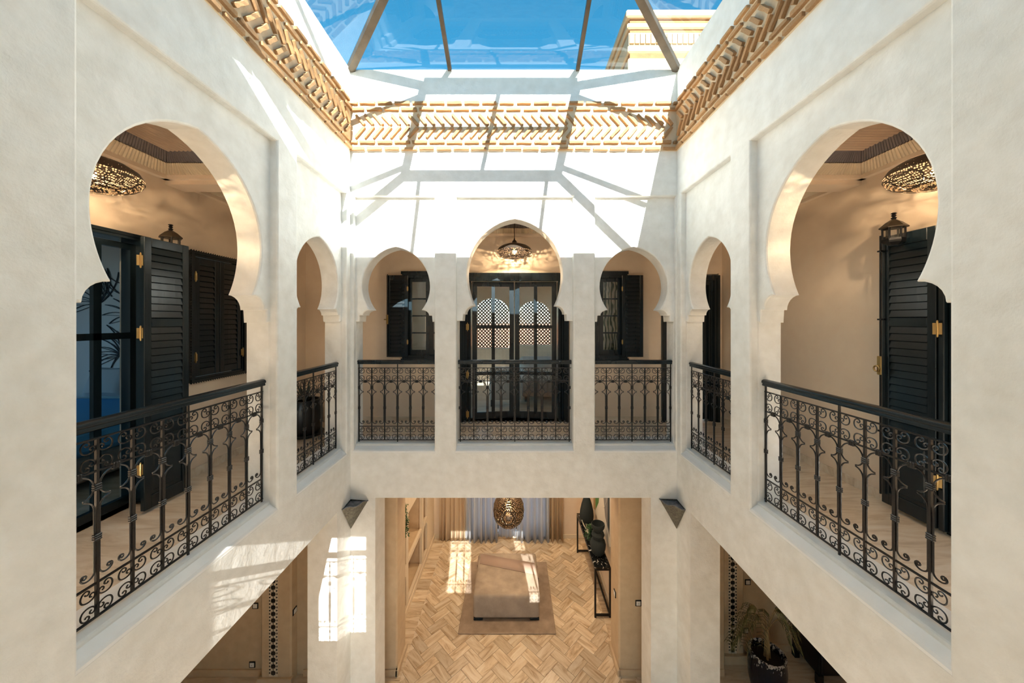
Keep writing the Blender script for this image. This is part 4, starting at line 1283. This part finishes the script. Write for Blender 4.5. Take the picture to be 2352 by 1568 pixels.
# far wall with a wide window behind the curtains
P_fw = lambda u, w, z: (u, YL1 + w, z)
mb = MB(); mb.prism([(XL - .4, Z_FLOOR), (XRm + .2, Z_FLOOR), (XRm + .2, -1.7), (XL - .4, -1.7)], [hole(-.95, .80, Z_FLOOR + .05, -2.4)], 0, .2, P_fw)
tag(mb.build('wall_sitting_far', 'plaster_tan'), kind='structure')
w4 = structure_root('window_4', (-.07, YL1 + .1, Z_FLOOR))
mb = MB(); bx = frame_boxes(mb, -.95, .80, Z_FLOOR + .05, -2.4, .05, .08, .14, P_fw)
bx(-.10, -.05, .08, .13, Z_FLOOR + .1, -2.45)
mb.build('window_frame', 'white_plastic', w4)
for a, b in ((-.9, -.1), (-.05, .75)): MB().add([(a, YL1 + .11, Z_FLOOR + .1), (b, YL1 + .11, Z_FLOOR + .1), (b, YL1 + .11, -2.45), (a, YL1 + .11, -2.45)], [(0,1,2,3)]).build('pane', 'glass_pane', w4)
def bb(name, m, boxes):
    mb = MB()
    for b in boxes: mb.cbox(*b, c=.006)
    tag(mb.build(name, m), kind='structure')
bb('baseboard_sitting', 'cream_paint', [(XL, XL + .02, 5.2, YL1, Z_FLOOR, Z_FLOOR + .10), (XL, XRm, YL1 - .02, YL1, Z_FLOOR, Z_FLOOR + .10), (XRm - .02, XRm, 5.2, YL1, Z_FLOOR, Z_FLOOR + .10)])
bb('baseboard_passage', 'plaster_ochre', [(-1.63, -1.585, YL0 - .025, 5.16, Z_FLOOR, Z_FLOOR + .09), (-2.9, -1.6, YL0 - .025, YL0 + .02, Z_FLOOR, Z_FLOOR + .09),
   (1.425, 1.47, YL0 - .025, 5.18, Z_FLOOR, Z_FLOOR + .09), (1.45, 2.9, YL0 - .025, YL0 + .02, Z_FLOOR, Z_FLOOR + .09),
   (-5.1, -3.40, YL0 - .025, YL0 + .02, Z_FLOOR, Z_FLOOR + .09), (-3.43, -2.97, 4.60, 4.66, Z_FLOOR, Z_FLOOR + .11), (2.9, 3.36, 4.90, 4.97, Z_FLOOR, Z_FLOOR + .12), (3.3, 3.36, 4.92, 5.13, Z_FLOOR, Z_FLOOR + .12), (3.31, 5.3, 5.095, 5.14, Z_FLOOR, Z_FLOOR + .10)])

# curtains
def curtain(name, x0, x1, y, z0, z1, folds, amp, m, lb, seed, group=None):
    r_ = random.Random(seed); n = folds * 8; vs = []; rows = 6
    ph = [r_.uniform(-.5, .5) for _ in range(folds + 1)]
    for j in range(rows + 1):
        t = j / rows
        for i in range(n + 1):
            u = i / n
            a = amp * (1.0 + .5 * (1 - t)) * math.sin(2*PI*folds*u + ph[int(u*folds)] * .6) + .01 * math.sin(9*u + 3*t)
            sp = 1 + .05 * (1 - t)
            vs.append(((x0+x1)/2 + (u - .5)*(x1-x0)*sp + .012*math.sin(17*u + 2*t), y - .06 + a, z0 + (z1-z0)*t + (.0 if j else .006*math.sin(40*u))))
    fs = [(j*(n+1)+i, j*(n+1)+i+1, (j+1)*(n+1)+i+1, (j+1)*(n+1)+i) for j in range(rows) for i in range(n)]
    mb = MB(); mb.add(vs, fs)
    o = mb.build(name, m, smooth=True); tag(o, lb, 'curtain', group)
    sd = o.modifiers.new('thickness', 'SOLIDIFY'); sd.thickness = .004
curtain('drape', -1.64, -1.075, YL1 - .05, Z_FLOOR + .02, -2.0, 6, .022, 'drape_cloth', 'wide beige drape beside the framed wall niches', 1)
curtain('sheer_curtain', -1.04, -.36, YL1 - .07, Z_FLOOR + .015, -2.0, 6, .05, 'sheer', 'white sheer curtain next to the wide beige drape', 2)
curtain('sheer_curtain', .08, .78, YL1 - .07, Z_FLOOR + .015, -2.0, 5, .05, 'sheer', 'white sheer curtain next to the narrow beige drape', 3)
curtain('sheer_curtain', -.33, .05, YL1 + .005, Z_FLOOR + .06, -2.0, 4, .014, 'sheer', 'flat white sheer curtain between the two gathered sheers', 5)
curtain('drape', .78, 1.10, YL1 - .07, Z_FLOOR + .02, -2.0, 3, .055, 'drape_cloth', 'narrow beige drape near the black console table', 4)

# rug and ottoman
tag(MB().cbox(-.87, .66, 5.37, 6.97, Z_FLOOR + .0066, Z_FLOOR + .020, .005).build('rug', 'rug'), 'brown pile rug with darker centre under the ottoman', 'rug')
def soft_box(x0, x1, y0, y1, z0, z1, r, seg=4):
    bm = bmesh.new(); bmesh.ops.create_cube(bm, size=1)
    for v in bm.verts: v.co = Vector((x0 if v.co.x < 0 else x1, y0 if v.co.y < 0 else y1, z0 if v.co.z < 0 else z1))
    bmesh.ops.bevel(bm, geom=list(bm.edges), offset=r, segments=seg, affect='EDGES', profile=.6)
    bm.verts.index_update()
    mb = MB(); mb.add([v.co[:] for v in bm.verts], [[v.index for v in f.verts] for f in bm.faces]); bm.free(); return mb
ZR_ = Z_FLOOR + .02
ot = empty('ottoman', (-.12, 6.12, ZR_)); tag(ot, 'large square taupe velvet ottoman on the rug', 'ottoman')
soft_box(-.665, .425, 5.60, 6.64, ZR_ + .03, ZR_ + .41, .055).build('cushion', 'velvet', ot, smooth=True)
for x in (-.655, .265):
    for y in (5.605, 6.50): MB().cbox(x, x + .15, y, y + .13, ZR_, ZR_ + .035, .004).build('foot', 'black_wood', ot)
pp = MB(); zz = ZR_ + .40
pp.tube([(-.62, 5.612, ZR_ + .365), (.38, 5.612, ZR_ + .365)], .005, 5); pp.build('piping', 'velvet', ot, smooth=True)
# throw laid slantwise across
th = empty('throw_blanket', (-.1, 6.25, ZR_ + .41)); tag(th, 'thin brown throw with fringe laid slantwise over the ottoman', 'blanket')
n = 24; vs = []
for i in range(n + 1):
    t = i / n
    s = -.18 + 1.36 * t
    x = -.665 + 1.09 * s
    def pos(x, y):
        xe = max(-.665, min(.425, x)); over = abs(x - xe)
        z = ZR_ + .418 - (over * .95) - (.04 if over > .01 else 0) 
        xx = xe + (.014 if x > .425 else (-.014 if x < -.665 else 0))
        edge = min(xe + .665, .425 - xe)
        if over == 0 and edge < .055: z -= .03 * (1 - edge/.055) ** 2
        return (xx, y, z)
    yb = 6.60 - .27 * s; ya = 6.34 - .30 * s
    vs += [pos(x, ya), pos(x, (ya+yb)/2), pos(x, yb)]
fs = []
for i in range(n):
    for j in range(2): fs.append((3*i+j, 3*i+3+j, 3*i+4+j, 3*i+1+j))
mb = MB(); mb.add(vs, fs); cl = mb.build('cloth', 'throw', th, smooth=True)
sd = cl.modifiers.new('thickness', 'SOLIDIFY'); sd.thickness = .006
fr = MB(); e0 = Vector(vs[-3]); e1 = Vector(vs[-1])
for i in range(16):
    p = e0.lerp(e1, i/15); fr.tube([p, p + Vector((.004, .0, -.03)), p + Vector((.006, 0, -.055))], .0025, 4)
fr.build('fringe', 'coral_white', th)

# console table
ct = empty('console_table', (1.465, 6.47, Z_FLOOR)); tag(ct, 'long narrow black metal console table with dark marble top', 'table')
X0, X1, Y0, Y1 = 1.33, 1.60, 5.67, 7.28; ZT = Z_FLOOR + .83; b = .028
for y in (Y0, Y1 - b):
    for x in (X0, X1 - b): MB().box(x, x + b, y, y + b, Z_FLOOR, ZT - .02).build('leg', 'black_metal', ct)
    MB().box(X0 + b, X1 - b, y, y + b, Z_FLOOR + .03, Z_FLOOR + .03 + b).build('stretcher', 'black_metal', ct)
    MB().box(X0 + b, X1 - b, y, y + b, ZT - .02 - b, ZT - .02).build('apron', 'black_metal', ct)
for x in (X0, X1 - b): MB().box(x, x + b, Y0 + b, Y1 - b, ZT - .02 - b, ZT - .02).build('apron', 'black_metal', ct)
MB().box(X1 - b, X1, Y0 + b, Y1 - b, Z_FLOOR + .03, Z_FLOOR + .03 + b).build('stretcher', 'black_metal', ct)
MB().cbox(X0, X1, Y0, Y1, ZT - .02, ZT, .003).build('top', 'black_marble', ct)
# vases
def vase(name, x, y, prof, lb):
    tag(place(name, MB().lathe(prof, 32, cap=False).mesh(name, 'vase', True), T(x, y, ZT)), lb, 'vase')
vase('vase', 1.47, 6.02, [(.0, .0), (.085, .002), (.105, .03), (.128, .10), (.135, .17), (.118, .235), (.085, .265), (.078, .275), (.10, .30), (.112, .335), (.098, .375), (.072, .395), (.085, .415), (.11, .46), (.118, .50), (.112, .525), (.106, .525), (.10, .49), (.07, .42), (.03, .40)],
     'dark matt vase of three stacked bulbs at the near end of the console')
vase('vase', 1.47, 6.95, [(.0, .0), (.10, .002), (.13, .05), (.14, .13), (.13, .24), (.105, .36), (.075, .46), (.05, .52), (.045, .53), (.04, .52), (.03, .46)],
     'dark matt egg-shaped vase with narrow neck at the far end of the console')
# coral branch ornament
r = empty('branch_ornament', (1.42, 6.62, ZT)); tag(r, 'bleached branch ornament between the two dark vases', 'ornament')
rr = random.Random(9)
MB().lathe([(.04, 0), (.045, .012), (.02, .02)], 12, (1.42, 6.62, ZT)).build('base', 'coral_white', r)
for k in range(7):
    a = rr.uniform(0, 2*PI); p = Vector((1.42, 6.62, ZT + .01)); pts = [p.copy()]
    for i in range(6):
        p = p + Vector((.022*math.cos(a) * rr.uniform(.4, 1.4), .022*math.sin(a) * rr.uniform(.4, 1.4), .035)); pts.append(p.copy())
    MB().tube(pts, .009, 5, lambda t: 1 - .6*t).build('branch', 'coral_white', r, smooth=True)

def vine(root, start, length, spread, n_leaf, seed, strands):
    rr = random.Random(seed)
    for s in range(strands):
        p = Vector(start) + Vector((rr.uniform(-.03, .03), rr.uniform(-.05, .05), 0)); pts = [p.copy()]
        L = length * rr.uniform(.55, 1.0); k = 14
        d = Vector((rr.uniform(-spread, spread), rr.uniform(-spread, spread), 0))
        for i in range(k):
            p = p + d * (1/k) * (1.6 - i/k) + Vector((rr.uniform(-.006, .006), rr.uniform(-.006, .006), -L/k if i > 1 else L/k*.4)); pts.append(p.copy())
        MB().tube(pts, .0025, 4).build('stem', 'leaf', root)
        mb = MB()
        for q in range(n_leaf):
            c = pts[rr.randint(1, k)] + Vector((rr.uniform(-.012, .012), rr.uniform(-.012, .012), rr.uniform(-.012, .012)))
            R = Matrix.Rotation(rr.uniform(0, 2*PI), 3, 'Z') @ Matrix.Rotation(rr.uniform(-.9, .9), 3, 'X')
            s_ = rr.uniform(.018, .032)
            vs = [R @ Vector(v) * s_ + c for v in ((0, 0, 0), (.45, .5, .1), (0, 1.2, -.15), (-.45, .5, .1))]
            mb.add(vs, [(0, 1, 2), (0, 2, 3)])
        lv = mb.build('leaves', 'leaf', root); lv['kind'] = 'stuff'
tp = empty('trailing_plant', (1.37, 6.22, ZT)); tag(tp, 'green trailing plant in a small dark pot next to the stacked-bulb vase', 'plant')
MB().lathe([(.045, 0), (.06, .08), (.05, .20), (.04, .27), (.055, .32), (.048, .32), (.03, .27), (.01, .25)], 16, (1.43, 6.27, ZT)).build('pot', 'vase', tp, smooth=True)
vine(tp, (1.40, 6.25, ZT + .34), .30, .06, 42, 4, 9)
iv = empty('trailing_plant', (XL - .03, 5.62, -3.26)); tag(iv, 'dark ivy hanging over the framed wall niches', 'plant')
MB().lathe([(.05, 0), (.07, .06), (.075, .12), (.066, .12), (.06, .1), (.01, .1)], 16, (XL - .12, 5.60, -3.22)).build('pot', 'vase', iv, smooth=True)
vine(iv, (XL - .0, 5.62, -3.05), .62, .08, 40, 8, 9)

# abstract painting on the right wall
pa = empty('abstract_painting', (XRm - .02, 6.45, -4.0)); tag(pa, 'large abstract painting with green, cream and grey shapes behind the console', 'painting')
MB().cbox(XRm - .03, XRm - .005, 5.85, 7.05, -3.85, -2.75, .003).build('canvas', 'art_white', pa)
def shape(pts, m, d):
    MB().prism([(p[0], p[1]) for p in pts], [], XRm - .030 - d, XRm - .028, lambda u, w, z: (w, u, z)).build('painted_shape', m, pa)
shape([(6.45, -2.76), (6.98, -2.76), (7.0, -3.3), (6.85, -3.75), (6.62, -3.5), (6.5, -3.1)], 'art_green', .001)
shape([(6.86, -2.76), (7.04, -2.76), (7.04, -3.84), (6.86, -3.78), (6.92, -3.3)], 'art_ochre', .002)
shape([(5.86, -2.76), (6.22, -2.76), (6.30, -3.1), (6.15, -3.5), (5.86, -3.7)], 'art_grey', .001)
shape([(5.86, -2.76), (5.98, -2.76), (5.98, -3.55), (5.86, -3.6)], 'art_dark', .002)
MB().tube([(XRm - .034, y_, -2.9 - .5 * math.sin((y_ - 5.9) * 4)) for y_ in [5.9 + .03*i for i in range(14)]], .004, 4).build('painted_line', 'art_white', pa)

# switches and sockets
def switch(M, lb, socket=False):
    r = empty('wall_switch' if not socket else 'wall_socket', M.to_translation()[:]); tag(r, lb, 'switch' if not socket else 'socket')
    place('plate', MB().cbox(-.042, .042, -.010, 0, -.042, .042, .003).mesh('plate', 'black_metal'), M, r)
    place('rocker', MB().cbox(-.029, .029, -.014, -.008, -.029, .029, .002).mesh('rocker', 'white_plastic'), M, r)
    if socket:
        place('recess', MB().lathe([(.017, -.0142), (.017, -.0138)], 14).mesh('recess', 'coral_white'), M @ RX(0), r)
        place('pin', MB().lathe([(.004, 0), (.004, .004)], 8).mesh('pin', 'black_metal'), M @ T(0, -.013, 0) @ RX(PI/2), r)
def px(x, y, Y): return ((x - 1180) / F * Y, Y, -(y - 735) / F * Y)
switch(T(*px(587, 1390, YL0)), 'upper black-framed switch on the ochre wall beside the mosaic strip')
switch(T(*px(580, 1525, YL0)), 'lower black-framed socket on the ochre wall beside the mosaic strip', True)
switch(T(-2.99 + .001, 4.70, px(677, 1402, 4.70)[2]) @ RZ(PI/2), 'black-framed switch on the narrow side of the ochre pier')
switch(T(*px(1717, 1336, 5.12)), 'black-framed switch on the ochre wall above the potted palm')
switch(T(*px(1713, 1447, 5.12)), 'black-framed socket on the ochre wall behind the potted palm', True)
switch(T(1.45 - .001, 4.93, px(1415, 1362, 4.93)[2]) @ RZ(-PI/2), 'black-framed switch on the reveal beside the console')
switch(T(*px(1466, 1384, YL0)), 'black-framed socket on the front of the ochre reveal near the console', True)

# mosaic tile strips
def star_mesh():
    mb = MB(); vs = []
    for k in range(16):
        a = 2*PI*k/16; rr_ = .036 if k % 2 == 0 else .027
        vs += [(rr_*math.cos(a), -.004, rr_*math.sin(a)), (rr_*math.cos(a), .0, rr_*math.sin(a))]
    fs = [tuple(2*k for k in range(16))] + [(2*k, 2*k+1, (2*k+3) % 32, (2*k+2) % 32) for k in range(16)]
    mb.add(vs, fs); return mb.mesh('star_tile', 'tile_black')
ME_STAR = star_mesh()
ME_DIA = MB().box(-.009, .009, -.003, 0, -.009, .009).mesh('small_tile', 'tile_black')
def strip(x, y, z0, z1, lb):
    r = empty('mosaic_strip', (x, y, z0)); tag(r, lb, 'mosaic', 'mosaic strips on the ochre piers')
    MB().box(x - .058, x + .058, y - .004, y + .002, z0, z1).build('tile_bed', 'tile_cream', r)
    z = z0 + .05; k = 0
    while z < z1 - .04:
        place('star_tile', ME_STAR, T(x, y - .004, z), r)
        for sx in (-1, 1):
            place('small_tile', ME_DIA, T(x + sx*.046, y - .004, z + .044) @ RY(PI/4), r)
            place('small_tile', ME_DIA, T(x + sx*.050, y - .004, z) @ SC(.6, 1, 1.2), r)
        place('small_tile', ME_DIA, T(x, y - .004, z + .044) @ RY(PI/4) @ SC(.6, 1, .6), r)
        z += .088
strip(-3.226, 4.63, Z_FLOOR + .12, -2.2, 'black and cream star mosaic strip beside two black-framed wall fittings')
strip(3.14, 4.95, Z_FLOOR + .12, -2.2, 'black and cream star mosaic strip behind the potted palm')

# potted palm
pm = empty('potted_palm', (3.36, 4.57, Z_FLOOR)); tag(pm, 'drooping palm in a black glazed pot with white speckled rim', 'plant')
M = T(3.36, 4.57, Z_FLOOR)
place('pot', MB().lathe([(.15, 0), (.19, .03), (.215, .15), (.22, .32), (.205, .45), (.212, .50), (.20, .51), (.185, .50), (.182, .44), (.18, .40)], 32).mesh('pot', 'glazed_pot', True), M, pm)
place('soil', MB().lathe([(.185, .42), (.01, .43)], 24).mesh('soil', 'soil'), M, pm)
rr = random.Random(31)
base = Vector((3.36, 4.57, Z_FLOOR + .42))
for k in range(3):
    a = 2*PI*k/3
    MB().tube([base + Vector((.03*math.cos(a), .03*math.sin(a), 0)), base + Vector((.02*math.cos(a), .02*math.sin(a), .2)), base + Vector((-.02 + .015*math.cos(a), .015*math.sin(a), .38))], .016, 6, lambda t: 1 - .35*t).build('stem', 'palm_stem', pm, smooth=True)
fr_dirs = [(-1.0, -.05, .52, .30), (-.9, -.3, .40, .34), (-.8, .1, .34, .40), (.8, .1, .46, .36), (.95, -.15, .40, .24), (-1.0, .08, .46, .16), (-.5, -.5, .28, .44), (.5, -.3, .26, .42)]
for dx, dy, L, up in fr_dirs:
    d = Vector((dx, dy, 0)).normalized(); p0 = base + Vector((-.02, 0, .37)); pts = []
    for i in range(13):
        t = i / 12
        pts.append(p0 + d * (L * (t ** .85) * .92) + Vector((0, 0, up * math.sin(PI * min(1, t*1.15) * .75) - .34 * t ** 2.4)))
    frond = MB().tube(pts, .007, 5, lambda t: 1 - .75*t).build('frond', 'palm_stem', pm, smooth=True)
    mb = MB(); side = d.cross(Vector((0, 0, 1)))
    for i in range(4, 13):
        for sub in (0, .5):
            if i == 12 and sub: continue
            c = pts[i].lerp(pts[min(12, i+1)], sub)
            for s in (-1, 1):
                l = .14 * rr.uniform(.7, 1.15) * (1.1 - .4 * abs(i - 8) / 6)
                q1 = c + side * (s * l * .45) + d * (.25 * l) + Vector((0, 0, -.15 * l)); q2 = c + side * (s * l * .62 + rr.uniform(-.02, .02)) + d * (.4 * l) + Vector((0, 0, -l * rr.uniform(.6, 1.0)))
                w = d * .006
                mb.add([c - w, c + w, q1 + w, q1 - w, q2], [(0, 1, 2, 3), (3, 2, 4)])
    lv = mb.build('leaflets', 'palm_leaf', frond); lv['kind'] = 'stuff'

# black cabinet in the right passage
cb = empty('black_cabinet', (4.5, 4.8, Z_FLOOR)); tag(cb, 'black lacquered cabinet on short legs next to the potted palm', 'cabinet')
MB().cbox(4.09, 4.95, 4.62, 5.07, Z_FLOOR + .13, Z_FLOOR + .80, .006).build('body', 'black_metal', cb)
MB().cbox(4.07, 4.97, 4.60, 5.08, Z_FLOOR + .80, Z_FLOOR + .83, .006).build('top', 'black_metal', cb)
for x in (4.08, 4.88):
    for y in (4.61, 5.0): MB().cbox(x, x + .07, y, y + .07, Z_FLOOR, Z_FLOOR + .14, .004).build('leg', 'black_metal', cb)
for x in (4.12, 4.54): MB().cbox(x, x + .38, 4.606, 4.621, Z_FLOOR + .16, Z_FLOOR + .77, .004).build('door', 'black_metal', cb)

# ------------------------------------------------------------------ rooftop tower beyond the skylight
tw = empty('rooftop_tower', (4.3, 9.5, 2.3)); tag(tw, 'sunlit cream rooftop tower with brick bands seen through the skylight', 'tower')
X0, Y0 = 2.62, 8.0
tz = lambda yp: (735 - yp) / F * Y0
MB().box(X0 + .10, 6.2, Y0 + .08, 10.6, 1.5, tz(30)).build('shaft', 'tower_band', tw)
for (ya, yb), m, ins in (((20, 38), 'tower_cream', 0), ((48, 62), 'tower_cream', .03), ((98, 116), 'tower_cream', .05), ((127, 165), 'tower_cream', .06)):
    MB().cbox(X0 + ins, 6.3, Y0 + ins, 10.7, tz(yb), tz(ya), .03).build('string_course', m, tw)
MB().box(X0 + .07, 6.25, Y0 + .07, 10.65, tz(98), tz(70)).build('frieze_bed', 'tower_cream', tw)
me = MB().cbox(-.055, .055, -.02, .02, 0, tz(70) - tz(98) - .04, .006).mesh('brick', 'tower_cream')
k = 0
while X0 + .14 + k*.125 < 6.2:
    place('brick', me, T(X0 + .14 + k*.125, Y0 + .055, tz(98) + .02), tw); k += 1
